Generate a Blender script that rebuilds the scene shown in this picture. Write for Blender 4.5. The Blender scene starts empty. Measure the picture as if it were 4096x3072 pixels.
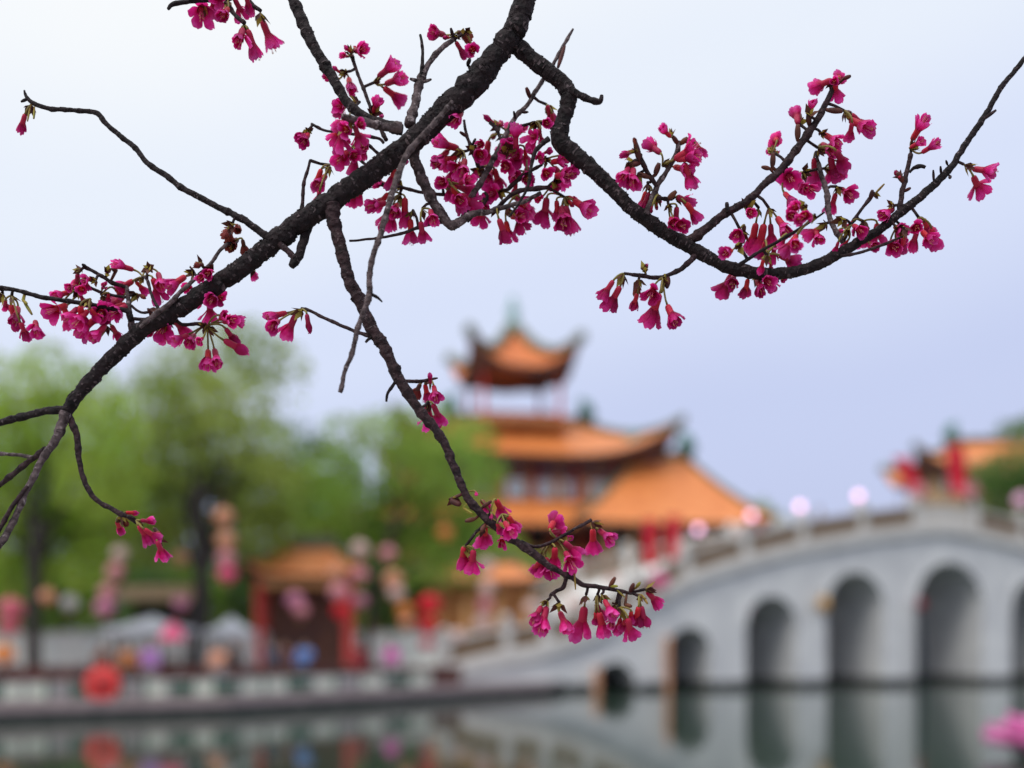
import bpy, math, random
from mathutils import Vector, Matrix, noise
R = math.radians
random.seed(7)
SC = bpy.context.scene
COL = SC.collection

# ------------------------------------------------------------------ camera
F = 4392.0          # focal length in photograph pixels (4096 wide)
HY = 2570.0         # horizon row in the photograph
CH = 2.3            # camera height above the lake
cam = bpy.data.cameras.new('camera')
cam.sensor_width = 36.0
cam.lens = 36.0 * F / 4096.0
cam.shift_y = (HY - 1536.0) / 4096.0
cam.clip_start = 0.05
cam.clip_end = 3000
cam.dof.use_dof = True
cam.dof.focus_distance = 0.715
cam.dof.aperture_fstop = 2.9
camo = bpy.data.objects.new('camera', cam)
camo.location = (0, 0, CH)
camo.rotation_euler = (R(90), 0, 0)
COL.objects.link(camo)
SC.camera = camo

# ------------------------------------------------------------------ world
w = bpy.data.worlds.new('World'); SC.world = w; w.use_nodes = True
nt = w.node_tree; nt.nodes.clear()
def N(t, **k):
    n = nt.nodes.new(t)
    for a, b in k.items(): setattr(n, a, b)
    return n
SUN_EL, SUN_AZ = 52.0, 215.0     # azimuth clockwise from +Y: behind the camera, to its left
sky = N('ShaderNodeTexSky', sky_type='NISHITA', sun_disc=False)
sky.sun_elevation = R(SUN_EL); sky.sun_rotation = R(SUN_AZ)
sky.air_density = 1.0; sky.dust_density = 4.0; sky.ozone_density = 1.0
tc = N('ShaderNodeTexCoord')
dot = N('ShaderNodeVectorMath', operation='DOT_PRODUCT'); dot.inputs[1].default_value = (-0.22, 0.0, 1.0)
nt.links.new(tc.outputs['Generated'], dot.inputs[0])
nz = N('ShaderNodeTexNoise'); nz.inputs['Scale'].default_value = 2.2; nz.inputs['Detail'].default_value = 4
nt.links.new(tc.outputs['Generated'], nz.inputs['Vector'])
ad = N('ShaderNodeMath', operation='MULTIPLY_ADD'); ad.inputs[1].default_value = 0.10
nt.links.new(nz.outputs['Fac'], ad.inputs[0]); nt.links.new(dot.outputs['Value'], ad.inputs[2])
rmp = N('ShaderNodeValToRGB'); cr = rmp.color_ramp; cr.interpolation = 'EASE'
stops = [(0.05, (.545, .60, .845)), (0.20, (.575, .64, .885)), (0.34, (.70, .77, .965)),
         (0.48, (.83, .89, .99)), (0.62, (.955, .98, 1.0)), (1.0, (1.42, 1.46, 1.47))]
while len(cr.elements) < len(stops): cr.elements.new(0.5)
for e, (p, c) in zip(cr.elements, stops): e.position = p; e.color = (*c, 1)
nt.links.new(ad.outputs[0], rmp.inputs['Fac'])
sc10 = N('ShaderNodeVectorMath', operation='SCALE'); sc10.inputs['Scale'].default_value = 10.4
nt.links.new(rmp.outputs['Color'], sc10.inputs[0])
mx = N('ShaderNodeMix', data_type='RGBA'); mx.inputs['Factor'].default_value = 0.93
nt.links.new(sky.outputs['Color'], mx.inputs['A']); nt.links.new(sc10.outputs['Vector'], mx.inputs['B'])
bg = N('ShaderNodeBackground'); bg.inputs['Strength'].default_value = 0.1
nt.links.new(mx.outputs['Result'], bg.inputs['Color'])
wo = N('ShaderNodeOutputWorld'); nt.links.new(bg.outputs[0], wo.inputs['Surface'])

# ------------------------------------------------------------------ sun (overcast: soft and weak)
sl = bpy.data.lights.new('sun', 'SUN'); sl.energy = 1.5; sl.angle = R(25); sl.color = (1.0, .96, .9)
so = bpy.data.objects.new('sun', sl); COL.objects.link(so)
sd = Vector((math.sin(R(SUN_AZ)) * math.cos(R(SUN_EL)), math.cos(R(SUN_AZ)) * math.cos(R(SUN_EL)), math.sin(R(SUN_EL))))
so.rotation_euler = sd.to_track_quat('Z', 'Y').to_euler()
so.location = (0, -5, 40)

vs = SC.view_settings
vs.view_transform = 'Standard'; vs.look = 'None'; vs.exposure = 0.0; vs.gamma = 1.0

# ------------------------------------------------------------------ helpers
def px(x, y, d):
    """photograph pixel at distance d (along +Y) -> world point"""
    return Vector(((x - 2048.0) * d / F, d, CH - (y - HY) * d / F))
def zy(y, d): return CH - (y - HY) * d / F
def xx(x, d): return (x - 2048.0) * d / F

class MB:
    def __init__(s): s.v = []; s.f = []; s.m = []; s.sm = []
    def add(s, verts, faces, m=0, smooth=False):
        o = len(s.v); s.v += [tuple(p) for p in verts]
        for f in faces: s.f.append(tuple(i + o for i in f)); s.m.append(m); s.sm.append(smooth)
        return s
    def box(s, a, b, m=0):
        x0, y0, z0 = a; x1, y1, z1 = b
        return s.add([(x0,y0,z0),(x1,y0,z0),(x1,y1,z0),(x0,y1,z0),(x0,y0,z1),(x1,y0,z1),(x1,y1,z1),(x0,y1,z1)],
                     [(0,3,2,1),(4,5,6,7),(0,1,5,4),(1,2,6,5),(2,3,7,6),(3,0,4,7)], m)
    def tube(s, pts, rad, n=8, m=0, caps=True):
        pts = [Vector(p) for p in pts]
        if not hasattr(rad, '__len__'): rad = [rad] * len(pts)
        vs_, fs = [], []
        up = None
        for i, p in enumerate(pts):
            t = (pts[min(i+1, len(pts)-1)] - pts[max(i-1, 0)])
            t = t.normalized() if t.length > 1e-9 else Vector((0,0,1))
            if up is None:
                up = t.orthogonal().normalized()
            else:
                up = (up - t * up.dot(t))
                up = up.normalized() if up.length > 1e-6 else t.orthogonal().normalized()
            b = t.cross(up)
            for k in range(n):
                a = 2*math.pi*k/n
                vs_.append(p + (up*math.cos(a) + b*math.sin(a))*rad[i])
        for i in range(len(pts)-1):
            for k in range(n):
                k2 = (k+1) % n
                fs.append((i*n+k, i*n+k2, (i+1)*n+k2, (i+1)*n+k))
        if caps:
            fs.append(tuple(reversed(range(n)))); fs.append(tuple((len(pts)-1)*n + k for k in range(n)))
        return s.add(vs_, fs, m, True)
    def lathe(s, prof, n=16, c=(0,0,0), m=0, axis=None):
        vs_, fs = [], []
        c = Vector(c)
        for (r, z) in prof:
            for k in range(n):
                a = 2*math.pi*k/n
                vs_.append(c + Vector((r*math.cos(a), r*math.sin(a), z)))
        for i in range(len(prof)-1):
            for k in range(n):
                k2 = (k+1) % n
                fs.append((i*n+k, i*n+k2, (i+1)*n+k2, (i+1)*n+k))
        fs.append(tuple(reversed(range(n)))); fs.append(tuple((len(prof)-1)*n+k for k in range(n)))
        return s.add(vs_, fs, m, True)
    def mesh(s, name):
        me = bpy.data.meshes.new(name); me.from_pydata(s.v, [], s.f)
        me.polygons.foreach_set('material_index', s.m); me.polygons.foreach_set('use_smooth', s.sm)
        me.update(); return me
    def build(s, name, mats, parent=None):
        me = s.mesh(name)
        return link(name, me, mats, parent)

def link(name, me, mats=None, parent=None):
    o = bpy.data.objects.new(name, me)
    if mats is not None and not me.materials:
        for m in (mats if isinstance(mats, (list, tuple)) else [mats]): me.materials.append(m)
    COL.objects.link(o)
    if parent is not None: o.parent = parent
    return o
def tag(o, label=None, cat=None, group=None, kind=None):
    if label: o['label'] = label
    if cat: o['category'] = cat
    if group: o['group'] = group
    if kind: o['kind'] = kind
    return o
def empty(name, loc=(0,0,0), rz=0.0):
    o = bpy.data.objects.new(name, None); COL.objects.link(o)
    o.location = loc; o.rotation_euler = (0, 0, rz); o.empty_display_size = 0.2
    return o
def copy_tree(o, parent=None):
    c = o.copy(); COL.objects.link(c); c.parent = parent
    for ch in list(o.children): copy_tree(ch, c)
    return c

# ------------------------------------------------------------------ materials
def mat(name, col, rough=0.7, var=0.0, scale=8.0, bump=0.0, bscale=40.0, trans=0.0, tcol=None, col2=None,
        island=0.0, objvar=0.0, spec=0.3, emit=None, metal=0.0, detail=4.0, coord='Object', stretch=None, bdist=0.02):
    m = bpy.data.materials.new(name); m.use_nodes = True
    t = m.node_tree; n = t.nodes; p = n['Principled BSDF']; out = n['Material Output']
    p.inputs['Roughness'].default_value = rough
    p.inputs['Specular IOR Level'].default_value = spec
    p.inputs['Metallic'].default_value = metal
    cnode = n.new('ShaderNodeTexCoord')
    vec = cnode.outputs[coord]
    if stretch:
        mp = n.new('ShaderNodeMapping'); mp.inputs['Scale'].default_value = stretch
        t.links.new(vec, mp.inputs['Vector']); vec = mp.outputs['Vector']
    cur = None
    if col2 is not None or var > 0:
        nzn = n.new('ShaderNodeTexNoise'); nzn.inputs['Scale'].default_value = scale; nzn.inputs['Detail'].default_value = detail
        t.links.new(vec, nzn.inputs['Vector'])
        rp = n.new('ShaderNodeValToRGB'); rp.color_ramp.elements[0].position = 0.32; rp.color_ramp.elements[1].position = 0.68
        a = col; b = col2 if col2 is not None else tuple(min(1, c*(1+var)) for c in col)
        if col2 is None: a = tuple(c*(1-var) for c in col)
        rp.color_ramp.elements[0].color = (*a, 1); rp.color_ramp.elements[1].color = (*b, 1)
        t.links.new(nzn.outputs['Fac'], rp.inputs['Fac']); cur = rp.outputs['Color']
    if island > 0 or objvar > 0:
        hs = n.new('ShaderNodeHueSaturation')
        if cur is None:
            hs.inputs['Color'].default_value = (*col, 1)
        else: t.links.new(cur, hs.inputs['Color'])
        if island > 0:
            g = n.new('ShaderNodeNewGeometry'); src = g.outputs['Random Per Island']; amp = island
        else:
            g = n.new('ShaderNodeObjectInfo'); src = g.outputs['Random']; amp = objvar
        ma = n.new('ShaderNodeMapRange'); ma.inputs['To Min'].default_value = 1-amp; ma.inputs['To Max'].default_value = 1+amp
        t.links.new(src, ma.inputs['Value']); t.links.new(ma.outputs[0], hs.inputs['Value'])
        mh = n.new('ShaderNodeMapRange'); mh.inputs['To Min'].default_value = .5-amp*0.05; mh.inputs['To Max'].default_value = .5+amp*0.05
        t.links.new(src, mh.inputs['Value']); t.links.new(mh.outputs[0], hs.inputs['Hue'])
        cur = hs.outputs['Color']
    if cur is None: p.inputs['Base Color'].default_value = (*col, 1)
    else: t.links.new(cur, p.inputs['Base Color'])
    if bump > 0:
        bn = n.new('ShaderNodeTexNoise'); bn.inputs['Scale'].default_value = bscale; bn.inputs['Detail'].default_value = 5
        t.links.new(vec, bn.inputs['Vector'])
        bu = n.new('ShaderNodeBump'); bu.inputs['Strength'].default_value = bump; bu.inputs['Distance'].default_value = bdist
        t.links.new(bn.outputs['Fac'], bu.inputs['Height']); t.links.new(bu.outputs['Normal'], p.inputs['Normal'])
    if emit:
        p.inputs['Emission Color'].default_value = (*emit[0], 1); p.inputs['Emission Strength'].default_value = emit[1]
    if trans > 0:
        tr = n.new('ShaderNodeBsdfTranslucent')
        tcl = tcol or col
        if cur is not None and tcol is None: t.links.new(cur, tr.inputs['Color'])
        else: tr.inputs['Color'].default_value = (*tcl, 1)
        ms = n.new('ShaderNodeMixShader'); ms.inputs['Fac'].default_value = trans
        t.links.new(p.outputs[0], ms.inputs[1]); t.links.new(tr.outputs[0], ms.inputs[2])
        t.links.new(ms.outputs[0], out.inputs['Surface'])
    return m

def bark_material(name, dark, mid, light, thr, lent=True):
    m = bpy.data.materials.new(name); m.use_nodes = True
    t = m.node_tree; n = t.nodes; p = n['Principled BSDF']
    p.inputs['Roughness'].default_value = 0.72; p.inputs['Specular IOR Level'].default_value = 0.25
    c = n.new('ShaderNodeTexCoord')
    a = n.new('ShaderNodeTexNoise'); a.inputs['Scale'].default_value = 210; a.inputs['Detail'].default_value = 6
    t.links.new(c.outputs['Object'], a.inputs['Vector'])
    rp = n.new('ShaderNodeValToRGB'); e = rp.color_ramp.elements
    e[0].position = 0.35; e[0].color = (*dark, 1); e[1].position = 0.6; e[1].color = (*mid, 1)
    t.links.new(a.outputs['Fac'], rp.inputs['Fac'])
    b = n.new('ShaderNodeTexNoise'); b.inputs['Scale'].default_value = 260; b.inputs['Detail'].default_value = 8; b.inputs['Roughness'].default_value = .7
    t.links.new(c.outputs['Object'], b.inputs['Vector'])
    r2 = n.new('ShaderNodeMapRange'); r2.inputs['From Min'].default_value = thr; r2.inputs['From Max'].default_value = thr+.12
    t.links.new(b.outputs['Fac'], r2.inputs['Value'])
    mxn = n.new('ShaderNodeMix'); mxn.data_type = 'RGBA'; mxn.inputs['B'].default_value = (*light, 1)
    t.links.new(r2.outputs[0], mxn.inputs['Factor']); t.links.new(rp.outputs['Color'], mxn.inputs['A'])
    t.links.new(mxn.outputs['Result'], p.inputs['Base Color'])
    v = n.new('ShaderNodeTexVoronoi'); v.inputs['Scale'].default_value = 330
    t.links.new(c.outputs['Object'], v.inputs['Vector'])
    su = n.new('ShaderNodeMath'); su.operation = 'ADD'
    t.links.new(b.outputs['Fac'], su.inputs[0]); t.links.new(v.outputs['Distance'], su.inputs[1])
    bu = n.new('ShaderNodeBump'); bu.inputs['Strength'].default_value = 0.9; bu.inputs['Distance'].default_value = 0.0016
    t.links.new(su.outputs[0], bu.inputs['Height']); t.links.new(bu.outputs['Normal'], p.inputs['Normal'])
    return m

def petal_material(name, base, midc, tip):
    """crimson at the petal's claw, pink at its rim (local z runs from calyx to rim); faint veins"""
    m = bpy.data.materials.new(name); m.use_nodes = True
    t = m.node_tree; n = t.nodes; p = n['Principled BSDF']; out = n['Material Output']
    p.inputs['Roughness'].default_value = .5; p.inputs['Specular IOR Level'].default_value = .25
    c = n.new('ShaderNodeTexCoord'); sx = n.new('ShaderNodeSeparateXYZ'); t.links.new(c.outputs['Object'], sx.inputs[0])
    nz_ = n.new('ShaderNodeTexNoise'); nz_.inputs['Scale'].default_value = 5; nz_.inputs['Detail'].default_value = 3; t.links.new(c.outputs['Object'], nz_.inputs['Vector'])
    ma = n.new('ShaderNodeMath'); ma.operation = 'MULTIPLY_ADD'; ma.inputs[1].default_value = .5; t.links.new(nz_.outputs['Fac'], ma.inputs[0])
    sb = n.new('ShaderNodeMath'); sb.operation = 'SUBTRACT'; sb.inputs[1].default_value = .25; t.links.new(sx.outputs['Z'], sb.inputs[0]); t.links.new(sb.outputs[0], ma.inputs[2])
    rp = n.new('ShaderNodeValToRGB'); e = rp.color_ramp.elements; e[0].position = .48; e[0].color = (*base, 1); e[1].position = 1.03; e[1].color = (*tip, 1)
    k = e.new(.74); k.color = (*midc, 1); t.links.new(ma.outputs[0], rp.inputs['Fac'])
    oi = n.new('ShaderNodeObjectInfo'); mr = n.new('ShaderNodeMapRange'); mr.inputs['To Min'].default_value = .66; mr.inputs['To Max'].default_value = 1.25; t.links.new(oi.outputs['Random'], mr.inputs['Value'])
    hs = n.new('ShaderNodeHueSaturation'); t.links.new(rp.outputs['Color'], hs.inputs['Color']); t.links.new(mr.outputs[0], hs.inputs['Value'])
    t.links.new(hs.outputs['Color'], p.inputs['Base Color'])
    tr = n.new('ShaderNodeBsdfTranslucent'); t.links.new(hs.outputs['Color'], tr.inputs['Color'])
    ms = n.new('ShaderNodeMixShader'); ms.inputs['Fac'].default_value = .45; t.links.new(p.outputs[0], ms.inputs[1]); t.links.new(tr.outputs[0], ms.inputs[2]); t.links.new(ms.outputs[0], out.inputs['Surface'])
    return m

M = {}
M['bark'] = bark_material('bark', (.004,.0025,.0035), (.017,.010,.012), (.17,.13,.14), .60)
M['bark_twig'] = bark_material('bark_twig', (.010,.005,.007), (.042,.021,.025), (.19,.14,.145), .60)
M['bark_grey'] = bark_material('bark_grey', (.026,.017,.018), (.125,.092,.096), (.34,.285,.295), .555)
M['bark_flake'] = mat('bark_flake', (.016,.010,.012), col2=(.11,.082,.088), scale=300, rough=.75, bump=.5, bscale=900, bdist=.0006)
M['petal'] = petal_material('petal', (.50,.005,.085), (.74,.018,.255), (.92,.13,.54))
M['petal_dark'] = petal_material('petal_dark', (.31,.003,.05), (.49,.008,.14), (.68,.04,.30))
M['petal_withered'] = mat('petal_withered', (.16,.03,.02), rough=.7, col2=(.33,.06,.05), scale=150, trans=.3, objvar=.2)
M['calyx'] = mat('calyx', (.40,.008,.045), rough=.5, col2=(.56,.025,.075), scale=120, objvar=.25, trans=.15, spec=.3)
M['stalk'] = mat('stalk', (.17,.20,.035), rough=.55, col2=(.22,.11,.04), scale=60, objvar=.3, spec=.3)
M['scale_brown'] = mat('scale_brown', (.045,.014,.013), rough=.6, col2=(.13,.036,.024), scale=140, objvar=.3)
M['scale_green'] = mat('scale_green', (.30,.33,.05), rough=.5, col2=(.38,.20,.05), scale=120, trans=.35, objvar=.2)
M['stamen'] = mat('stamen', (.75,.18,.35), rough=.5)
M['anther'] = mat('anther', (.45,.25,.06), rough=.6)

M['water'] = mat('lake_water', (.030,.052,.036), rough=.06, spec=.5)
def water_nodes(m):
    t = m.node_tree; n = t.nodes; p = n['Principled BSDF']; p.inputs['IOR'].default_value = 1.33
    c = n.new('ShaderNodeTexCoord'); mp = n.new('ShaderNodeMapping'); mp.inputs['Scale'].default_value = (1.0, .55, 1)
    t.links.new(c.outputs['Object'], mp.inputs['Vector'])
    a = n.new('ShaderNodeTexNoise'); a.inputs['Scale'].default_value = 1.1; a.inputs['Detail'].default_value = 3
    t.links.new(mp.outputs[0], a.inputs['Vector'])
    bu = n.new('ShaderNodeBump'); bu.inputs['Strength'].default_value = .35; bu.inputs['Distance'].default_value = .02
    t.links.new(a.outputs['Fac'], bu.inputs['Height']); t.links.new(bu.outputs['Normal'], p.inputs['Normal'])
water_nodes(M['water'])
M['mud'] = mat('mud', (.06,.055,.04), var=.3, scale=.5)
M['paving'] = mat('paving', (.30,.27,.25), var=.2, scale=1.5, bump=.2, bscale=6)
M['bank_stone'] = mat('bank_stone', (.045,.042,.045), col2=(.09,.08,.08), scale=2.5, bump=.5, bscale=6)
M['kerb'] = mat('kerb', (.36,.28,.28), var=.2, scale=3, bump=.2, bscale=14)
M['grassland'] = mat('grassland', (.06,.09,.025), var=.35, scale=.4)
M['stone'] = mat('bridge_stone', (.58,.58,.59), col2=(.73,.73,.72), scale=.7, bump=.25, bscale=5, detail=7)
M['stone_rail'] = mat('rail_stone', (.53,.505,.475), col2=(.66,.64,.61), scale=1.3, bump=.2, bscale=9)
M['panel_tan'] = mat('panel_stone', (.15,.088,.045), col2=(.22,.142,.08), scale=2.2, bump=.3, bscale=12)
M['panel_pale'] = mat('plaque_stone', (.62,.58,.53), var=.08, scale=3)
M['stain'] = mat('wet_stone', (.05,.052,.055), col2=(.11,.11,.105), scale=1.5, rough=.45)
M['pave_stain'] = mat('tan_stain', (.42,.31,.17), var=.2, scale=2)
M['tile_orange'] = mat('glazed_tile', (.62,.185,.05), col2=(.76,.27,.082), scale=.9, rough=.38, spec=.4, detail=6)
M['tile_red'] = mat('glazed_tile_red', (.60,.15,.04), col2=(.72,.22,.06), scale=1.1, rough=.4, spec=.4)
M['ridge'] = mat('ridge_glaze', (.10,.13,.075), col2=(.17,.18,.10), scale=1.5, rough=.4)
M['teal'] = mat('teal_glaze', (.055,.15,.13), col2=(.10,.24,.20), scale=2, rough=.35)
M['teal_pale'] = mat('pale_teal_glaze', (.25,.42,.40), var=.15, scale=2, rough=.35)
M['eave'] = mat('eave_wood', (.10,.055,.05), col2=(.18,.08,.05), scale=2)
M['beam'] = mat('painted_beam', (.07,.06,.13), col2=(.24,.12,.06), scale=1.1, detail=2)
M['red_col'] = mat('red_lacquer', (.45,.045,.04), var=.15, scale=3, rough=.4)
M['wall_orange'] = mat('ochre_plaster', (.62,.30,.11), col2=(.72,.40,.18), scale=.6)
M['wall_tan'] = mat('tan_plaster', (.55,.37,.2), var=.12, scale=1)
M['wall_rust'] = mat('rust_plaster', (.42,.17,.06), col2=(.52,.24,.09), scale=.8)
M['dark'] = mat('dark_interior', (.02,.018,.02), rough=.8)  # near-black colour paints the shade inside doorways and the kiosk
M['pane'] = mat('sky_tinted_glass', (.66,.82,.88), rough=.12, spec=.6)  # pale blue base colour paints in the sky's reflection
M['frame'] = mat('window_frame', (.30,.08,.04), rough=.5)
M['leaf_a'] = mat('leaf_yellow_green', (.31,.47,.055), col2=(.46,.57,.11), scale=.30, island=.35, trans=.5, rough=.55)
M['leaf_b'] = mat('leaf_olive', (.28,.38,.075), col2=(.42,.48,.11), scale=.30, island=.38, trans=.5, rough=.55)
M['leaf_c'] = mat('leaf_mid_green', (.22,.39,.065), col2=(.39,.49,.09), scale=.30, island=.38, trans=.48, rough=.55)
M['leaf_d'] = mat('leaf_dark_green', (.09,.18,.045), col2=(.17,.27,.06), scale=.3, island=.4, trans=.4, rough=.55)
M['hedge_brown'] = mat('hedge_brown', (.10,.038,.038), col2=(.17,.07,.06), scale=2, island=.4, trans=.15)
M['trunk'] = mat('trunk_bark', (.025,.022,.022), col2=(.05,.042,.038), scale=3, bump=.5, bscale=9)
M['white_wall'] = mat('white_wall', (.72,.71,.67), col2=(.82,.81,.78), scale=.7)
M['white_paint'] = mat('white_paint', (.72,.74,.72), var=.08, scale=4)
M['fence_pale'] = mat('fence_pale', (.55,.62,.50), col2=(.68,.70,.62), scale=2.5)
M['fence_green'] = mat('fence_green', (.025,.10,.065), var=.2, scale=3)
M['fence_grey'] = mat('fence_grey', (.32,.31,.31), var=.15, scale=3)
M['canvas'] = mat('pale_canvas', (.58,.61,.68), var=.05, scale=2, trans=.2)
M['kiosk_roof'] = mat('kiosk_roof', (.62,.36,.22), col2=(.70,.48,.34), scale=2)
M['cord'] = mat('cord', (.25,.10,.05))
M['wood'] = mat('brown_wood', (.12,.06,.04), var=.25, scale=5)
LANT = {
 'rose': (.72,.19,.25), 'pink': (.82,.37,.43), 'hot': (.88,.13,.29), 'peach': (.84,.44,.28), 'pale': (.86,.66,.62),
 'mauve': (.72,.30,.46), 'red': (.76,.02,.045), 'orange': (.86,.34,.10), 'white': (.8,.78,.8), 'bridge': (.93,.60,.80), 'magenta': (.80,.12,.36)}
for k, c in LANT.items(): M['lant_'+k] = mat('lantern_'+k, c, rough=.6, trans=.35)
for k, c in {'skin': (.45,.27,.19), 'hair': (.015,.012,.012), 'trouser': (.04,.045,.06), 'shoe': (.03,.03,.03),
             'orange': (.50,.17,.05), 'purple': (.46,.20,.58), 'peach': (.75,.33,.20), 'black': (.02,.02,.022), 'navy': (.035,.06,.11),
             'brown': (.17,.06,.04), 'blue': (.10,.24,.58), 'wine': (.24,.015,.03), 'magenta': (.66,.10,.45), 'grey': (.3,.28,.3), 'red': (.6,.05,.05)}.items():
    M['c_'+k] = mat('cloth_'+k, c, rough=.8, var=.12, scale=12)
M['globe_lamp'] = mat('lit_globe', (.95,.7,.85), rough=.5, emit=((1.0,.50,.80), 2.3))
M['umbrella_red'] = mat('red_paper', (.70,.045,.045), rough=.6, trans=.15, var=.08, scale=6)
M['lotus'] = mat('lotus_fabric', (.86,.26,.60), rough=.5, col2=(.92,.40,.70), scale=2.5, trans=.25)
M['banner'] = mat('red_banner', (.72,.02,.05), rough=.6, var=.08, scale=4, trans=.15)
M['orange_cloth'] = mat('orange_cloth', (.68,.34,.19), rough=.6, var=.08, scale=4, trans=.15)
M['lamp_yellow'] = mat('yellow_paper', (.72,.45,.18), rough=.6, trans=.3)
M['dark_metal'] = mat('dark_metal', (.03,.04,.05), rough=.4, metal=.3)

# ================================================================== THE SETTING
def poly_slab(name, pts, z0, z1, mt, ms):
    """prism from a ground polygon: top uses mt, sides ms"""
    b = MB(); n = len(pts)
    v = [(x, y, z0) for x, y in pts] + [(x, y, z1) for x, y in pts]
    b.add(v, [tuple(range(n, 2*n))], 0)
    b.add(v, [(i, (i+1) % n, n+(i+1) % n, n+i) for i in range(n)], 1)
    o = b.build(name, [mt, ms]); tag(o, kind='structure'); return o
b = MB(); S = 1500
b.add([(-S,-S,-1.2),(S,-S,-1.2),(S,S,-1.2),(-S,S,-1.2)], [(0,1,2,3)])
tag(b.build('ground', M['mud']), kind='structure')
b = MB(); b.add([(-400,-200,0),(400,-200,0),(400,320,0),(-400,320,0)], [(0,1,2,3)])
tag(b.build('water', M['water']), kind='structure')

EDGE = [(-60,14),(-30,26.2),(-14.9,32),(-9.2,35.3),(-5,40.4),(-1,45.9),(1.7,49.3),(4.2,57),(8,70),(16,84),(30,92),(60,96),(140,98)]
BANK = 0.5
far = EDGE + [(900,110),(900,1200),(-900,1200),(-900,14)]
poly_slab('far_bank', list(reversed(far))[::-1], -1.1, BANK, M['paving'], M['bank_stone'])
# kerb running along the edge of the far bank
def strip(name, line, w0, w1, z0, z1, m, kind='structure', parent=None):
    """a band swept along a ground polyline, offset w0..w1 to its left side"""
    b = MB(); L = []
    for i, p in enumerate(line):
        a = Vector(line[max(i-1,0)]); c = Vector(line[min(i+1,len(line)-1)])
        t = (c-a).normalized(); nrm = Vector((-t.y, t.x)); L.append((Vector(p), nrm))
    v = []
    for p, nrm in L:
        for w_, z in ((w0,z0),(w1,z0),(w1,z1),(w0,z1)):
            q = p + nrm*w_; v.append((q.x, q.y, z))
    f = []
    for i in range(len(L)-1):
        for k in range(4):
            f.append((i*4+k, i*4+(k+1)%4, (i+1)*4+(k+1)%4, (i+1)*4+k))
    f += [(3,2,1,0), tuple((len(L)-1)*4+k for k in range(4))]
    b.add(v, f); o = b.build(name, m, parent)
    if kind and parent is None: tag(o, kind=kind)
    return o
strip('kerb', EDGE[:7], -0.06, 0.55, 0.28, 0.56, M['kerb'])
# near bank with the cherry tree, under the photographer
poly_slab('near_bank', [(-60,-60),(60,-60),(60,2.6),(4,2.4),(-4,2.5),(-60,2.2)], -1.1, 0.7, M['paving'], M['bank_stone'])

# ---------------------------------------------------------------- bridge
BX, BY, BA = 16.45, 57.7, R(24)
ca, sa = math.cos(BA), math.sin(BA)
def bu_(x):
    k = (x - 2048)/F
    return (k*BY - BX)/(ca - k*sa)
def bY(u): return BY + u*sa
def bz(x, y): return zy(y, bY(bu_(x)))
bridge = empty('arch_bridge', (BX, BY, 0), BA)
tag(bridge, 'grey stone bridge with a humped deck and a row of round arches over the lake', 'bridge')
BW = 12.0
crown_u = bu_(3780)
deck = [(1700,2690),(1943,2622),(2133,2590),(2300,2540),(2449,2472),(2600,2385),(2763,2297),(2990,2226),(3205,2173),(3457,2129),(3650,2106),(3780,2098)]
DK = [(bu_(x), bz(x, y)) for x, y in deck]
DK += [(2*crown_u - u, z) for u, z in reversed(DK[:-1])]
def interp(T, u):
    if u <= T[0][0]: return T[0][1]
    for i in range(len(T)-1):
        if u <= T[i+1][0]:
            # catmull-rom
            p0 = T[max(i-1,0)]; p1 = T[i]; p2 = T[i+1]; p3 = T[min(i+2,len(T)-1)]
            t = (u-p1[0])/(p2[0]-p1[0])
            m1 = (p2[1]-p0[1])/(p2[0]-p0[0])*(p2[0]-p1[0]); m2 = (p3[1]-p1[1])/(p3[0]-p1[0])*(p2[0]-p1[0])
            return (2*t**3-3*t*t+1)*p1[1] + (t**3-2*t*t+t)*m1 + (-2*t**3+3*t*t)*p2[1] + (t**3-t*t)*m2
    return T[-1][1]
dz = lambda u: interp(DK, u)
A = []
for x0, x1, yt in [(2378,2540,2648),(2672,2842,2508),(2984,3186,2384),(3306,3534,2288),(3662,3930,2250)]:
    u0, u1 = bu_(x0), bu_(x1); A.append((u0, u1, bz((x0+x1)/2, yt)))
c4 = (A[4][0]+A[4][1])/2
A += [(2*c4-u1, 2*c4-u0, z) for u0, u1, z in reversed(A[:4])]
U0, U1 = DK[0][0], DK[-1][0]
def intr(a, u):
    u0, u1, zt = a; r = (u1-u0)/2; c = (u0+u1)/2
    return (zt - r) + math.sqrt(max(0, r*r-(u-c)**2))
body = MB()
cols = []     # (u, z_bottom, in_arch)
us = [U0]
segs = []
cur = U0
for a in A:
    segs.append((cur, a[0], None)); segs.append((a[0], a[1], a)); cur = a[1]
segs.append((cur, U1, None))
for s0, s1, a in segs:
    n = 20 if a else max(2, int((s1-s0)/0.8)+1)
    uu = [s0 + (s1-s0)*((1-math.cos(math.pi*i/n))/2 if a else i/n) for i in range(n+1)]
    zb = [(intr(a, u) if a else -1.0) for u in uu]
    for y, flip in ((0.0, False), (BW, True)):
        v = [(u, y, z) for u, z in zip(uu, zb)] + [(u, y, dz(u)) for u in uu]
        f = [(i, i+1, n+2+i, n+1+i) for i in range(n)]
        body.add(v, [tuple(reversed(q)) for q in f] if flip else f)
    if a:
        v = [(u, 0, z) for u, z in zip(uu, zb)] + [(u, BW, z) for u, z in zip(uu, zb)]
        body.add(v, [(i, n+1+i, n+2+i, i+1) for i in range(n)], 0, True)
        for ue in (a[0], a[1]):
            zs = intr(a, ue)
            body.add([(ue,0,-1),(ue,BW,-1),(ue,BW,zs),(ue,0,zs)], [(0,1,2,3)])
    v = [(u, 0, dz(u)) for u in uu] + [(u, BW, dz(u)) for u in uu]
    body.add(v, [(i, i+1, n+2+i, n+1+i) for i in range(n)])
body.build('body', M['stone'], bridge)
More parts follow.
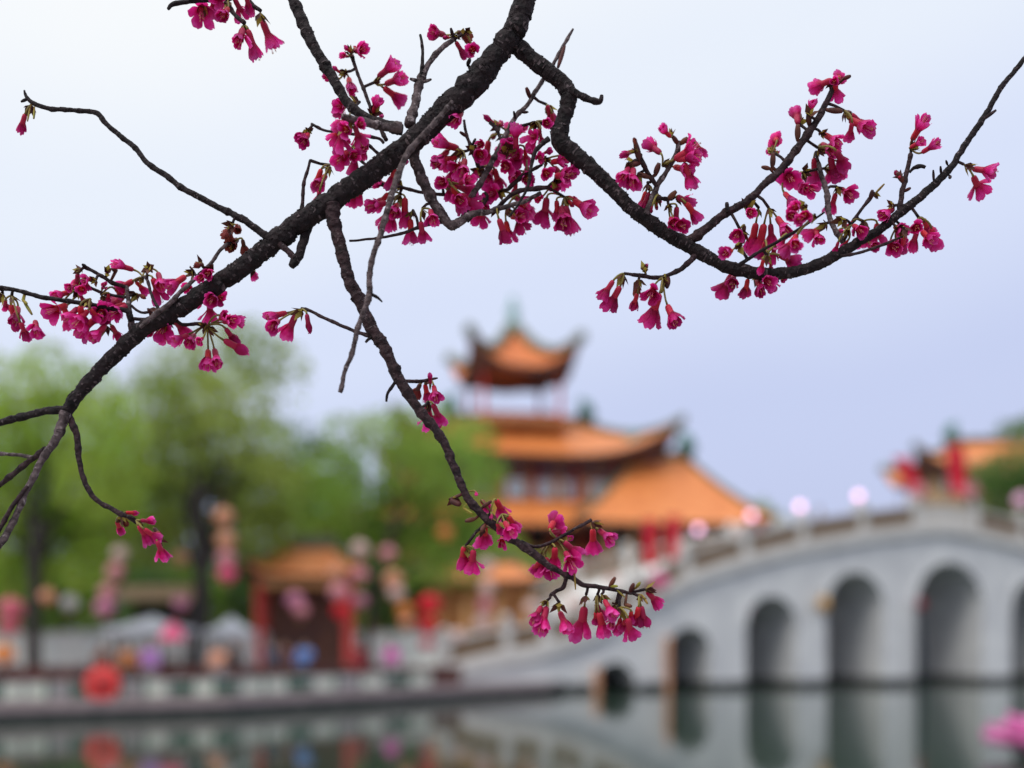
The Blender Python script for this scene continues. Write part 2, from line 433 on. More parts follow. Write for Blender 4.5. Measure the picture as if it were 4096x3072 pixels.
def sweep(name, u0, u1, prof, m, parent, step=0.7, zf=None):
    n = max(2, int((u1-u0)/step)); b = MB(); v = []; k = len(prof); zf = zf or dz
    for i in range(n+1):
        u = u0+(u1-u0)*i/n
        for y, z in prof: v.append((u, y, zf(u)+z))
    f = [(i*k+j, (i+1)*k+j, (i+1)*k+(j+1)%k, i*k+(j+1)%k) for i in range(n) for j in range(k)]
    f += [tuple(range(k)), tuple(reversed([n*k+j for j in range(k)]))]
    b.add(v, f); return b.build(name, m, parent)
sweep('cornice', U0, U1, [(-.28,-.55),(-.28,.02),(.5,.02),(.5,-.55)][::-1], M['stone_rail'], bridge)
sweep('cornice', U0, U1, [(BW-.5,-.55),(BW-.5,.02),(BW+.28,.02),(BW+.28,-.55)][::-1], M['stone_rail'], bridge)
# arch rings, wet footings
for a in A:
    b = MB(); u0, u1, zt = a; c = (u0+u1)/2; r = (u1-u0)/2; n = 20; v = []; ring = 0.34
    for i in range(n+1):
        t = math.pi*i/n
        for rr, y in ((r,-.07),(r+ring,-.07),(r+ring,.05),(r,.05)):
            v.append((c-rr*math.cos(t), y, zt-r+rr*math.sin(t)))
    f = [(i*4+j, i*4+(j+1)%4, (i+1)*4+(j+1)%4, (i+1)*4+j) for i in range(n) for j in range(4)]
    f += [(3,2,1,0), tuple(n*4+j for j in range(4))]
    b.add(v, f); b.build('arch_ring', M['stone'], bridge)
edges = [U0] + [e for a in A for e in (a[0], a[1])] + [U1]
for i in range(0, len(edges), 2):
    b = MB(); e0, e1 = edges[i], edges[i+1]
    b.box((e0-.04,-.05,-.9), (e1+.04, BW+.05, .38)); b.build('footing', M['stain'], bridge)
# balustrade: posts, panels, rail, plaque
px_posts = [2025,2180,2345,2530,2742,2978,3207,3447,3660]
PU = [bu_(x) for x in px_posts]
first = PU[0]
while first - 3.0 > U0: first -= 3.0; PU.insert(0, first)
PU += [2*crown_u-u for u in reversed(PU)]
for y0, front in ((-.10, True), (BW-.25, False)):
    for i, u in enumerate(PU):
        b = MB(); z = dz(u)
        b.box((u-.24,y0-.07,z-.1),(u+.24,y0+.42,z+1.28)); b.box((u-.30,y0-.13,z+1.28),(u+.30,y0+.48,z+1.40))
        b.lathe([(.20,1.40),(.25,1.5),(.22,1.66),(.08,1.76)], 10, (u,y0+.17,z))
        b.build('post', M['stone_rail'], bridge)
        if i < len(PU)-1:
            u2 = PU[i+1]
            pale = front and abs((u+u2)/2 - crown_u) < 1.0
            sweep('plaque' if pale else 'panel', u+.24, u2-.24, [(y0+.06,.10),(y0+.06,.95),(y0+.24,.95),(y0+.24,.10)][::-1], M['panel_pale'] if pale else M['panel_tan'], bridge)
            sweep('base_rail', u+.24, u2-.24, [(y0,.0),(y0,.13),(y0+.32,.13),(y0+.32,.0)][::-1], M['stone_rail'], bridge)
            sweep('rail', u+.24, u2-.24, [(y0-.02,.95),(y0-.02,1.12),(y0+.32,1.12),(y0+.32,.95)][::-1], M['stone_rail'], bridge)
def bl(u, y, z):
    return Vector((BX+u*ca-y*sa, BY+u*sa+y*ca, z))

# ---------------------------------------------------------------- chinese roofs
def roof(name, hw, hd, tw, td, ze, zt, up, parent, tile, conc=1.5, rib=0.42, upow=5.0, thick=.28, ridge_r=.22, orn=True, topridge=True):
    """concave tiled roof, eave rectangle hw x hd, top rectangle tw x td, upturned corners; built round its parent's origin"""
    b = MB(); nb = 14
    def pt(side, a, bb):
        # side 0 front(-y) 1 right 2 back 3 left ; a in 0..1 along the eave
        s_ = 2*a-1
        if side in (0, 2):
            e = Vector((hw*s_, -hd)); t = Vector((tw*s_, -td))
        else:
            e = Vector((hw, hd*s_)); t = Vector((tw, td*s_))
        ext = 1 + 0.05*abs(s_)**6*(1-bb)**2
        q = e*ext*(1-bb) + t*bb
        z = ze + (zt-ze)*(bb**conc) + up*(abs(s_)**upow)*(1-bb)**2.2
        if side == 2: q = -q
        if side == 3: q = -q
        return Vector((q.x, q.y, z))
    for side in range(4):
        L = 2*(hw if side in (0,2) else hd)
        na = max(12, int(L/rib)*4)
        v = []
        for j in range(nb+1):
            for i in range(na+1):
                p = pt(side, i/na, j/nb)
                p.z += 0.07*max(0, math.cos(2*math.pi*i/4.0))*(1 if 0 < i < na else 0)
                v.append(p)
        f = [(j*(na+1)+i, j*(na+1)+i+1, (j+1)*(na+1)+i+1, (j+1)*(na+1)+i) for j in range(nb) for i in range(na)]
        b.add(v, f, 0, True)
        # underside and fascia
        v2 = []
        m_ = 24
        for i in range(m_+1):
            p = pt(side, i/m_, 0); v2.append(p); v2.append(p-Vector((0,0,thick)))
            q = Vector((p.x*.80, p.y*.80, p.z*.0+ze-thick*.6)); v2.append(q)
        b.add(v2, [(i*3, i*3+3, i*3+4, i*3+1) for i in range(m_)] + [(i*3+1, i*3+4, i*3+5, i*3+2) for i in range(m_)], 1)
    if topridge and td < .01 and tw < .01: pass
    o = b.build(name, [tile, M['eave']], parent)
    for sx in (-1, 1):
        for sy in (-1, 1):
            P = []
            for j in range(nb+1):
                side = 0 if sy < 0 else 2
                a_ = (1 if sx > 0 else 0) if sy < 0 else (0 if sx > 0 else 1)
                P.append(pt(side, a_, j/nb) + Vector((0,0,.12)))
            tip = P[0] + (P[0]-P[1])*0.35 + Vector((0,0,.30))
            rb = MB(); rb.tube([tip]+P, [ridge_r*.55]+[ridge_r*1.25]+[ridge_r]*nb, 8); rb.build('hip_ridge', M['ridge'], o)
    if tw > .3:
        rb = MB(); rb.box((-tw-.1,-ridge_r,zt-.1),(tw+.1,ridge_r,zt+.55)); rb.build('top_ridge', M['ridge'], o)
        if orn:
            for s_ in (-1, 1):
                ob = MB()
                pts = [Vector((s_*tw*1.0, 0, zt+.2)), Vector((s_*(tw+.25), 0, zt+.9)), Vector((s_*(tw+.05), 0, zt+1.7)), Vector((s_*(tw-.5), 0, zt+2.2))]
                ob.tube(pts, [.75,.85,.6,.15], 8); ob.build('ridge_ornament', M['teal'], o)
    return o
def columns(parent, pts, r, z0, z1, m):
    for x, y in pts:
        b = MB(); b.lathe([(r*1.5,z0),(r*1.5,z0+.3),(r,z0+.35),(r*.94,z1)], 12, (x,y,0)); b.build('column', m, parent)
def window(parent, x, y, z, wd, hg, ny=-1):
    b = MB(); t = .14
    for (a0,a1,c0,c1) in ((-wd/2-t,-wd/2,-hg/2-t,hg/2+t),(wd/2,wd/2+t,-hg/2-t,hg/2+t),(-wd/2,wd/2,hg/2,hg/2+t),(-wd/2,wd/2,-hg/2-t,-hg/2),(-.04,.04,-hg/2,hg/2)):
        b.box((x+a0, y-.10, z+c0), (x+a1, y+.02, z+c1))
    wn = b.build('window', M['frame'], parent)
    g = MB(); g.box((x-wd/2+.003,y-.04,z-hg/2+.003),(x+wd/2-.003,y-.01,z+hg/2-.003)); g.build('pane', M['pane'], wn)

# ---------------------------------------------------------------- the palace hall with its roof pavilion
D1 = 100.0
Z = lambda y: zy(y, D1)
hall = empty('palace_hall', (xx(2075, D1), D1, BANK), R(11))
tag(hall, 'tall orange-roofed palace hall crowned by an open pavilion, behind the bridge', 'palace')
def hz(y, d=D1): return zy(y, d) - BANK
# storey one: dark openings under the skirt roof
b = MB(); b.box((-14,-7.5,0),(14,8,hz(2100))); b.build('lower_wall', M['wall_rust'], hall)
for i in range(-5, 6):
    d_ = MB(); d_.box((i*2.5-.95,-7.58,hz(2215)),(i*2.5+.95,-7.503,hz(2125))); d_.build('doorway', M['dark'], hall)
columns(hall, [(-13.4+2.5*i-.35,-8.6) for i in range(12)], .30, 0, hz(2100), M['red_col'])
roof('skirt_roof', 16.6, 11.0, 12.2, 7.2, hz(2096,89.5), hz(2005,93), 1.3, hall, M['tile_orange'], orn=False)
# storey two
b = MB(); b.box((-11.2,-6.4,hz(2040,93.6)),(11.2,7,hz(1880,93.6))); b.build('upper_wall', M['wall_orange'], hall)
b = MB(); b.box((-11.5,-6.7,hz(1908,93.3)),(11.5,7.3,hz(1812,93.3))); b.build('painted_beam', M['beam'], hall)
for i in range(-4, 5):
    window(hall, i*2.45+.9, -6.4, hz(1955,93.6), 1.55, 1.5)
columns(hall, [(-10.8+i*3.6,-6.95) for i in range(7)], .20, hz(2030,93), hz(1830,93), M['red_col'])
roof('main_roof', 11.6, 9.0, 6.2, .02, hz(1812,91), hz(1683), 3.0, hall, M['tile_orange'], conc=1.2, upow=3.4, ridge_r=.38)
# right wing
wing = empty('palace_wing', (xx(2640, 96), 96, BANK), R(4))
tag(wing, 'orange roofed side wing of the palace, sloping down towards the bridge', 'building')
def wz(y): return zy(y, 96)-BANK
b = MB(); b.box((-5.6,-4.2,0),(5.6,5,wz(2080))); b.build('wall', M['wall_orange'], wing)
for i in range(-2, 3):
    d_ = MB(); d_.box((i*2.1-.7,-4.28,0.2),(i*2.1+.7,-4.203,wz(2110))); d_.build('doorway', M['dark'], wing)
wr = roof('roof', 7.9, 6.5, 2.2, .02, zy(2092,89.5)-BANK, wz(1828), .5, wing, M['tile_orange'], conc=1.15)
# open pavilion on top
T = empty('roof_pavilion', (xx(2052, 99.5), 99.5, Z(1683)-.25), R(13))
tag(T, 'open square pavilion with upturned orange roof and pale teal finial atop the palace', 'pavilion')
def tz(y): return zy(y, 99.5) - (Z(1683)-.25)
pw = 3.45
b = MB(); b.box((-4.2,-4.2,-.9),(4.2,4.2,zy(1662,95.3)-T.location.z)); b.build('floor_slab', M['wall_rust'], T)
columns(T, [(-pw,-pw),(pw,-pw),(pw,pw),(-pw,pw)], .20, zy(1662,95.3)-T.location.z, tz(1500), M['red_col'])
for (a0,a1) in (((-pw,-pw),(pw,-pw)),((pw,-pw),(pw,pw)),((pw,pw),(-pw,pw)),((-pw,pw),(-pw,-pw))):
    b = MB(); x0,x1 = sorted((a0[0],a1[0])); y0,y1 = sorted((a0[1],a1[1]))
    b.box((x0-.18,y0-.18,tz(1528)),(x1+.18,y1+.18,tz(1494))); b.build('beam', M['beam'], T)
    b = MB(); zf_ = zy(1662,95.3)-T.location.z; b.box((x0-.08,y0-.08,zf_+.35),(x1+.08,y1+.08,zf_+.5)); b.build('low_rail', M['red_col'], T)
roof('roof', 4.75, 4.75, .25, .25, zy(1464,94.9)-T.location.z, tz(1308), 2.7, T, M['tile_red'], conc=1.8, upow=2.6, ridge_r=.46, thick=.28)
b = MB(); b.lathe([(.75,0),(.9,.5),(.5,.9),(.35,1.2),(.62,1.7),(.5,2.2),(.2,2.5),(.3,2.8),(.05,3.3)], 14, (0,0,tz(1325))); b.build('finial', M['teal_pale'], T)

# ---------------------------------------------------------------- pavilion beyond the right end of the bridge
D2 = 118.0
g2 = empty('distant_hall', (xx(4010, D2), D2, BANK), R(-6))
tag(g2, 'distant tan hall with orange tiled roof beyond the crown of the bridge', 'building')
def gz(y): return zy(y, D2)-BANK
b = MB(); b.box((-8.6,-5,0),(8.6,5,gz(1885))); b.build('wall', M['wall_tan'], g2)
for i in range(-3, 4): window(g2, i*2.3, -5, gz(1960), 1.2, 1.6)
b = MB(); b.box((-8.8,-5.2,gz(1915)),(8.8,5.2,gz(1886))); b.build('painted_beam', M['beam'], g2)
roof('roof', 10.4, 7, 5.2, .02, zy(1886,111)-BANK, gz(1768), 2.6, g2, M['tile_orange'], conc=1.15, upow=3.4, ridge_r=.36)

# ---------------------------------------------------------------- small pavilion and kiosks under the trees
def small_pavilion(x, d, wpx, ye, yr, label, hd=1.9):
    hw = wpx*d/F/2
    o = empty('garden_pavilion', (xx(x,d), d, BANK), R(6)); tag(o, label, 'pavilion')
    q = lambda y: zy(y,d)-BANK
    roof('roof', hw, hd, hw*.5, .02, q(ye), q(yr), .7, o, M['tile_orange'], conc=1.3, ridge_r=.10, thick=.12, rib=.3, orn=False)
    columns(o, [(-hw*.78,-hd*.78),(hw*.78,-hd*.78),(hw*.78,hd*.78),(-hw*.78,hd*.78)], .21, 0, q(ye)-.1, M['red_col'])
    b = MB(); b.box((-hw*.85,-hd*.85,q(ye)-.45),(hw*.85,hd*.85,q(ye)-.12)); b.build('beam', M['wall_orange'], o)
    b = MB(); b.box((-hw*.7,hd*.6,0),(hw*.7,hd*.68,q(ye)-.45)); b.build('back_screen', M['eave'], o)
    return o
small_pavilion(1225, 50, 440, 2312, 2190, 'small red-columned pavilion with orange roof under the willows')
def kiosk(x, d, wpx, yt, yb, label):
    o = empty('kiosk', (xx(x,d), d, BANK), 0); tag(o, label, 'kiosk'); q = lambda y: zy(y,d)-BANK
    hw = wpx*d/F/2
    b = MB(); b.add([(-hw,-1.4,q(yb)),(hw,-1.4,q(yb)),(hw,1.4,q(yb)),(-hw,1.4,q(yb)),(-hw*.86,-.4,q(yt)),(hw*.86,-.4,q(yt)),(hw*.86,.4,q(yt)),(-hw*.86,.4,q(yt))],
          [(0,3,2,1),(4,5,6,7),(0,1,5,4),(1,2,6,5),(2,3,7,6),(3,0,4,7)]); b.build('roof', M['kiosk_roof'], o)
    for sx in (-1,1):
        for sy in (-1,1):
            b = MB(); b.lathe([(.06,0),(.06,q(yb))], 8, (sx*hw*.9,sy*1.2,0)); b.build('post', M['wood'], o)
    b = MB(); b.box((-hw*.85,-1.1,0),(hw*.85,-.6,1.0)); b.build('counter', M['wood'], o)
    b = MB(); b.box((-hw*.85,.9,0),(hw*.85,1.0,q(yb)-.1)); b.build('back_wall', M['dark'], o)
kiosk(635, 49, 300, 2345, 2400, 'market kiosk with a flat tan-pink roof behind the left willows')
# rust coloured garden house between willows and bridge
gh = empty('garden_house', (xx(1915,62), 62, BANK), R(5)); tag(gh, 'low rust orange garden house between the willows and the bridge', 'house')
q62 = lambda y: zy(y,62)-BANK
b = MB(); b.box((-2.9,-1.6,0),(2.9,2.4,q62(2330))); b.build('wall', M['wall_rust'], gh)
roof('roof', 3.5, 2.8, 2.2, .02, q62(2332), q62(2255), .5, gh, M['tile_orange'], conc=1.2, ridge_r=.1, thick=.12, rib=.3, orn=False)
columns(gh, [(-2.5,-2.0),(-.8,-2.0),(.9,-2.0),(2.5,-2.0)], .19, 0, q62(2335), M['wall_orange'])
for xx0 in (-1.65,.05,1.7):
    b = MB(); b.box((xx0-.45,-1.68,0.1),(xx0+.45,-1.603,2.4)); b.build('doorway', M['dark'], gh)

# ---------------------------------------------------------------- far bank: wall, tents, hedge, fence
def edge_d(x):
    T_ = [(-900,27.0),(0,32),(900,35.3),(1500,40.4),(1950,45.9),(2250,50)]
    for (x0,d0),(x1,d1) in zip(T_, T_[1:]):
        if x <= x1: return d0 + (d1-d0)*(x-x0)/(x1-x0)
    return T_[-1][1]
wl = empty('garden_wall', (xx(950,47), 47, BANK)); tag(wl, 'long low white garden wall running behind the bank promenade', 'wall')
off = wl.location
xs = list(range(-500, 1951, 175))
for i in range(len(xs)-1):
    d0, d1 = edge_d(xs[i])+14.5, edge_d(xs[i+1])+14.5
    p0 = Vector((xx(xs[i],d0), d0, 0)); p1 = Vector((xx(xs[i+1],d1), d1, 0))
    t = (p1-p0).normalized(); nrm = Vector((-t.y,t.x,0)); h0 = zy(2528,(d0+d1)/2)
    def pb(o0, o1, z0, z1, w0, w1, name, m):
        b = MB(); a0 = p0+t*o0; a1 = p1-t*o1
        v = [a0+nrm*w0, a1+nrm*w0, a1+nrm*w1, a0+nrm*w1]
        v = [q-Vector((off.x,off.y,0)) for q in v]
        b.add([(q.x,q.y,z0) for q in v]+[(q.x,q.y,z1) for q in v], [(0,3,2,1),(4,5,6,7),(0,1,5,4),(1,2,6,5),(2,3,7,6),(3,0,4,7)]); b.build(name, m, wl)
    L = (p1-p0).length
    pb(.22, .22, 0, h0-BANK-.15, -.1, .1, 'panel', M['white_wall'])
    pb(.0, .0, h0-BANK-.15, h0-BANK+.02, -.2, .2, 'coping', M['stone_rail'])
    pb(-.2, L-.22, 0, h0-BANK-.153, -.17, .17, 'pier', M['white_paint'])
def tent(x, d, wpx, yt, yb, label):
    o = empty('market_tent', (xx(x,d), d, BANK)); tag(o, label, 'tent'); q = lambda y: zy(y,d)-BANK; hw = wpx*d/F/2
    b = MB(); n = 10; v = [(0,0,q(yt))]; ring = []
    for j in range(1, 5):
        for k in range(4*n):
            s_ = k/(4*n)*4; side = int(s_); f_ = (s_-side)*2-1
            cx, cy = [(f_,-1),(1,f_),(-f_,1),(-1,-f_)][side]
            r_ = j/4; v.append((cx*hw*r_, cy*hw*.8*r_, q(yb)+(q(yt)-q(yb))*(1-r_)**1.5))
    m_ = 4*n
    f = [(0, 1+k, 1+(k+1)%m_) for k in range(m_)] + [(1+j*m_+k, 1+(j+1)*m_+k, 1+(j+1)*m_+(k+1)%m_, 1+j*m_+(k+1)%m_) for j in range(3) for k in range(m_)]
    b.add(v, f, 0, True)
    b.add([(sx*hw, sy*hw*.8, z) for z in (q(yb), q(yb)-.25) for sx, sy in ((-1,-1),(1,-1),(1,1),(-1,1))], [(k,(k+1)%4,4+(k+1)%4,4+k) for k in range(4)])
    b.build('canopy', M['canvas'], o)
    for sx in (-1,1):
        for sy in (-1,1):
            b = MB(); b.lathe([(.035,0),(.035,q(yb))], 6, (sx*hw*.97,sy*hw*.77,0)); b.build('pole', M['white_paint'], o)
tent(610, 44.5, 300, 2462, 2512, 'pale blue canvas market tent beside the thick willow trunk')
tent(925, 46, 170, 2462, 2520, 'narrow pale canvas tent between willow trunk and red pavilion')

def leaf_cloud(mb, blobs, leaf, rnd, droop=.6, m=0):
    """blobs: (centre, radius, count). Leaf-spray quads through each blob's volume, denser to its rim"""
    for c, r, cnt in blobs:
        for _ in range(cnt):
            while True:
                u = Vector((rnd.uniform(-1,1), rnd.uniform(-1,1), rnd.uniform(-1,1)))
                if .05 < u.length <= 1: break
            u = u.normalized()*(u.length**.6)
            u = u*(1+.25*noise.noise(u*1.7+Vector(c)))
            p = Vector(c)+Vector((u.x*r, u.y*r, u.z*r*.92))
            ax = Vector((rnd.gauss(0,.6), rnd.gauss(0,.6), -droop+rnd.gauss(0,.4))).normalized()
            sd_ = ax.cross(Vector((rnd.gauss(0,1), rnd.gauss(0,1), rnd.gauss(0,.5)))).normalized()
            L = leaf*rnd.uniform(.6,1.4); W = L*.22
            mb.add([p-sd_*W*.3, p+ax*L*.5-sd_*W, p+ax*L, p+ax*L*.5+sd_*W], [(0,1,2,3)], m)
def tree(x, d, blobs, mleaf, label, trunk_top, leaf=.34, dens=1.0, lean=0.0, tr=.24, seed=1, name='willow_tree', group=None, base=None):
    """blobs in photograph pixels (x, y, radius[, density]) placed round distance d"""
    rnd = random.Random(seed)
    root = empty(name, (xx(x,d), d, BANK if base is None else base)); tag(root, label, 'tree', group)
    B = []
    for q in blobs:
        dd = d + (rnd.uniform(.55,1.6) if q[1] > 1930 else rnd.uniform(-.9,1.1))*q[2]*d/F*1.5
        c = px(q[0], q[1], dd); r = q[2]*dd/F*1.12
        B.append((c-root.location, r, int(66*dens*(q[3] if len(q) > 3 else 1)*(r/leaf)**2*.42)))
    mb = MB(); leaf_cloud(mb, B, leaf, rnd); mb.build('crown', mleaf, root)
    tb = MB(); ztop = zy(trunk_top, d)-root.location.z
    P = []; n = 8
    for i in range(n+1):
        t = i/n; P.append(Vector((lean*t*t + .12*math.sin(t*5+seed), .1*math.sin(t*4), ztop*t)))
    tb.tube(P, [tr*(1.35 if i == 0 else 1.0-.45*i/n) for i in range(n+1)], 10)
    tb.build('trunk', M['trunk'], root)
    for c, r, k in B:
        if rnd.random() < .8:
            s_ = P[rnd.randint(4, n)]; e = c*1.0
            mid = (s_+e)/2+Vector((rnd.uniform(-.3,.3), rnd.uniform(-.3,.3), .4))
            lb = MB(); lb.tube([s_, mid, e], [tr*.34, tr*.2, .03], 6); lb.build('limb', M['trunk'], root)
    return root
tree(140, 43, [(40,1560,150,.8),(200,1500,140,.7),(350,1560,130,.6),(80,1750,190),(280,1720,180),(430,1680,140,.7),(60,1950,200),(250,1950,190),(420,1900,170),
     (80,2150,180),(260,2160,170),(420,2100,150),(-150,1700,220),(-150,2000,240),(40,2290,110),(330,2270,100,.8),(-380,1800,240),(-400,2080,240)],
     M['leaf_a'], 'bright yellow-green willow with dark trunk beside the big rose lantern', 2080, seed=3, tr=.33)
tree(795, 46, [(870,1420,130,.8),(1010,1390,120,.8),(1130,1450,100,.6),(700,1500,130,.8),(620,1640,150),(780,1640,160),(930,1590,140,.8),(1080,1570,95,.3),(560,1800,150),
     (720,1820,170),(890,1780,170),(1050,1780,130,.6),(620,2000,160),(800,2000,170),(960,1950,160),(1080,1950,150),(700,2150,120,.8),(920,2110,120,.8),(560,2150,120,.8),(1050,2120,120)],
     M['leaf_b'], 'tallest olive green willow with thick black trunk behind the pale tents', 1950, seed=5, tr=.44)
tree(1470, 51, [(1390,1740,90,.7),(1520,1730,100,.7),(1640,1740,120),(1760,1730,100),(1340,1880,110,.8),(1490,1890,90,.4),(1650,1900,140),(1800,1850,130),(1900,1750,80),
     (1250,2000,140),(1420,2050,140),(1600,2060,150),(1760,2030,140),(1890,2010,110),(1950,1870,80,.8),(1300,2170,120),(1660,2220,130),(1810,2220,120),(1930,2140,100)],
     M['leaf_c'], 'mid green willow with a slender leaning trunk left of the palace', 2050, lean=1.3, tr=.21, seed=9)
tree(1180, 62, [(1150,1800,130,.7),(1260,1900,150),(1100,1980,150),(1330,2050,150),(1180,2130,160),(1050,2230,140),(1300,2250,140),(1450,2200,130),(900,2280,130)],
     M['leaf_d'], 'darker green tree filling the gap behind the two right-hand willows', 2000, seed=13, name='dark_tree')
tree(500, 62, [(480,1850,170,.6),(600,1950,160,.6),(380,2050,170),(560,2130,170),(250,2230,150),(460,2280,140),(650,2290,140),(100,2330,130),(-60,2300,150)],
     M['leaf_d'], 'darker green tree filling the gap behind the two left-hand willows', 2000, seed=14, name='dark_tree')
tree(2150, 70, [(2080,2290,90),(2170,2300,100),(2120,2400,110),(2220,2400,80),(2030,2200,80,.6)], M['leaf_c'], 'round green shrub tree between garden house and bridge ramp', 2380, seed=15, name='shrub_tree', leaf=.3)
tree(2990, 92, [(2960,2070,70),(3030,2060,60),(2900,2110,70),(3090,2100,60),(2840,2120,70)], M['leaf_c'], 'low green shrub below the palace wing, behind the bridge rail', 2120, seed=16, name='shrub_tree', leaf=.3)
tree(4000, 98, [(3920,1900,70),(4010,1900,90),(4100,1860,100),(3960,1980,90),(4080,1980,110),(4200,1900,120),(4250,2000,140)], M['leaf_d'], 'dark green tree in front of the distant hall', 1990, seed=17, name='dark_tree', leaf=.4)
tree(4100, 135, [(4060,1740,70),(4150,1720,80),(4230,1780,100),(4130,1830,90)], M['leaf_d'], 'faraway dark treetop rising over the distant hall roof', 1850, seed=18, name='dark_tree', leaf=.5)
for i, x in enumerate(range(-260, 1700, 175)):
    rr_ = random.Random(i+60); xs_ = x+rr_.uniform(-30,30)
    tree(xs_, 58+rr_.uniform(-2,6), [(xs_-60,2460,80),(xs_+60,2450,85),(xs_,2380+rr_.uniform(-20,20),95),(xs_-30,2310+rr_.uniform(-30,10),80,.8),(xs_+70,2330,70,.8)], M['leaf_d' if i % 3 else 'leaf_c'],
         'dark rounded shrub growing in the row behind the white garden wall', 2440, seed=70+i, name='garden_shrub', leaf=.3, tr=.10, group='shrubs behind the garden wall', dens=1.3)
# far tree line, low
rnd = random.Random(21)
for i in range(14):
    X0 = -150 + i*26 + rnd.uniform(-5,5); Y0 = 175+rnd.uniform(-10,15)
    root = empty('distant_tree', (X0, Y0, BANK)); tag(root, 'small far-off dark green tree on the horizon behind the park buildings', 'tree', 'distant trees on the horizon')
    mb = MB(); leaf_cloud(mb, [((rnd.uniform(-4,4),rnd.uniform(-2,2),5+rnd.uniform(-1,2.5)), 4.2, 160) for _ in range(5)], 1.1, rnd); mb.build('crown', M['leaf_d'], root)
    tb = MB(); tb.lathe([(.4,0),(.3,4.5)], 8); tb.build('trunk', M['trunk'], root)

# brown hedge along the promenade
hg = empty('clipped_hedge', (xx(900, edge_d(900)+2.4), edge_d(900)+2.4, BANK)); tag(hg, 'long reddish brown clipped hedge along the bank promenade', 'hedge')
mb = MB(); core = MB(); rnd = random.Random(4); prev = None
for x in range(-500, 1860, 20):
    d = edge_d(x)+2.4; c = Vector((xx(x,d), d, 0))-Vector((hg.location.x, hg.location.y, 0)); ht = zy(2662, d)-BANK
    if prev is not None:
        a = prev; v = [(a.x,a.y-.3,0),(c.x,c.y-.3,0),(c.x,c.y+.3,0),(a.x,a.y+.3,0)]
        core.add(v+[(p[0],p[1],ht*.93) for p in v], [(4,5,6,7),(0,1,5,4),(2,3,7,6)])
    prev = c
    for _ in range(46):
        p = c+Vector((rnd.uniform(-.1,.1), rnd.uniform(-.36,.36), rnd.uniform(.1,ht)))
        ax = Vector((rnd.gauss(0,1),rnd.gauss(0,1),rnd.gauss(0,1))).normalized(); s_ = ax.orthogonal().normalized()
        mb.add([p-s_*.04,p+ax*.09,p+s_*.04,p-ax*.05],[(0,1,2,3)])
core.build('hedge_core', M['hedge_brown'], hg); tag(mb.build('foliage', M['hedge_brown'], hg), kind='stuff')
# low waterside fence
fn = empty('waterside_fence', (xx(900, edge_d(900)+.75), edge_d(900)+.75, BANK)); tag(fn, 'low pale green and dark green panelled fence along the water edge', 'fence')
fx = [-480+i*96 for i in range(24)]
kinds = [0,0,2,0,1,0,0,2,1,0,2,0,1,0,1,0,0,1,0,3,0,1,0,1]
for i in range(len(fx)-1):
    if fx[i+1] > 1760: break
    d0, d1 = edge_d(fx[i])+.75, edge_d(fx[i+1])+.75
    p0 = Vector((xx(fx[i],d0)-fn.location.x, d0-fn.location.y, 0)); p1 = Vector((xx(fx[i+1],d1)-fn.location.x, d1-fn.location.y, 0))
    t = (p1-p0).normalized(); nr = Vector((-t.y,t.x,0)); H = .60
    def fb(a, b_, z0, z1, w, name, m):
        b = MB(); q = [a-nr*w, b_-nr*w, b_+nr*w, a+nr*w]
        b.add([(c.x,c.y,z0) for c in q]+[(c.x,c.y,z1) for c in q], [(0,3,2,1),(4,5,6,7),(0,1,5,4),(1,2,6,5),(2,3,7,6),(3,0,4,7)]); return b.build(name, m, fn)
    k = kinds[i % len(kinds)]
    pm = [M['fence_pale'], M['fence_green'], M['fence_grey'], M['fence_grey']][k]
    fb(p0+t*.06, p1-t*.06, .10, H-.08, .02, 'panel', pm)
    fb(p0-t*.05, p0+t*.05, 0, H+.05, .05, 'post', M['fence_green'] if i % 3 else M['fence_grey'])
    fb(p0+t*.053, p1-t*.053, H-.078, H, .035, 'rail', M['stone_rail'])
# ================================================================== LANTERNS, PEOPLE, SMALL THINGS
LM = {}
def lantern_mesh(col, squash=.86):
    if (col, squash) in LM: return LM[(col, squash)]
    b = MB(); prof = []
    for i in range(9):
        a = math.pi*(i/8)*.86+math.pi*.07; prof.append((math.sin(a), -math.cos(a)*squash))
    n = 20; v = []
    for r, z in prof:
        for k in range(n):
            a = 2*math.pi*k/n; rr = r*(1+.035*math.cos(a*10)); v.append((rr*math.cos(a), rr*math.sin(a), z))
    f = [(i*n+k, i*n+(k+1)%n, (i+1)*n+(k+1)%n, (i+1)*n+k) for i in range(len(prof)-1) for k in range(n)]
    b.add(v, f, 0, True)
    b.lathe([(.30,-squash-.05),(.30,-squash+.08)], 12, (0,0,0), 1); b.lathe([(.30,squash-.08),(.30,squash+.06)], 12, (0,0,0), 1)
    me = b.mesh('lantern'); me.materials.append(M['lant_'+col]); me.materials.append(M['lamp_yellow']); LM[(col, squash)] = me
    return me
def lantern_string(items, d, label, group=None, rpx=36):
    """items: (x, y, colour[, radius px]) from the top down, hung on one cord"""
    it = sorted(items, key=lambda q: q[1]); top = it[0]
    z0 = zy(top[1]-110, d); x0 = xx(sum(q[0] for q in it)/len(it), d)
    o = empty('lantern_string', (x0, d, z0)); tag(o, label, 'lanterns', group)
    P = [Vector((0,0,0))]
    for q in it:
        r = (q[3] if len(q) > 3 else rpx)*.87*d/F
        c = px(q[0], q[1], d)-o.location; P.append(c)
        l = link('lantern', lantern_mesh(q[2]), None, o); l.location = c; l.scale = (r,r,r)
        tb = MB(); tb.lathe([(.02,-1.45),(.16,-1.35),(.12,-.98)], 8); ts = tb.build('tassel', M['lant_red' if q[2] == 'red' else 'lamp_yellow'], l)
    b = MB(); b.tube(P, .012, 5); b.build('cord', M['cord'], o)
    return o
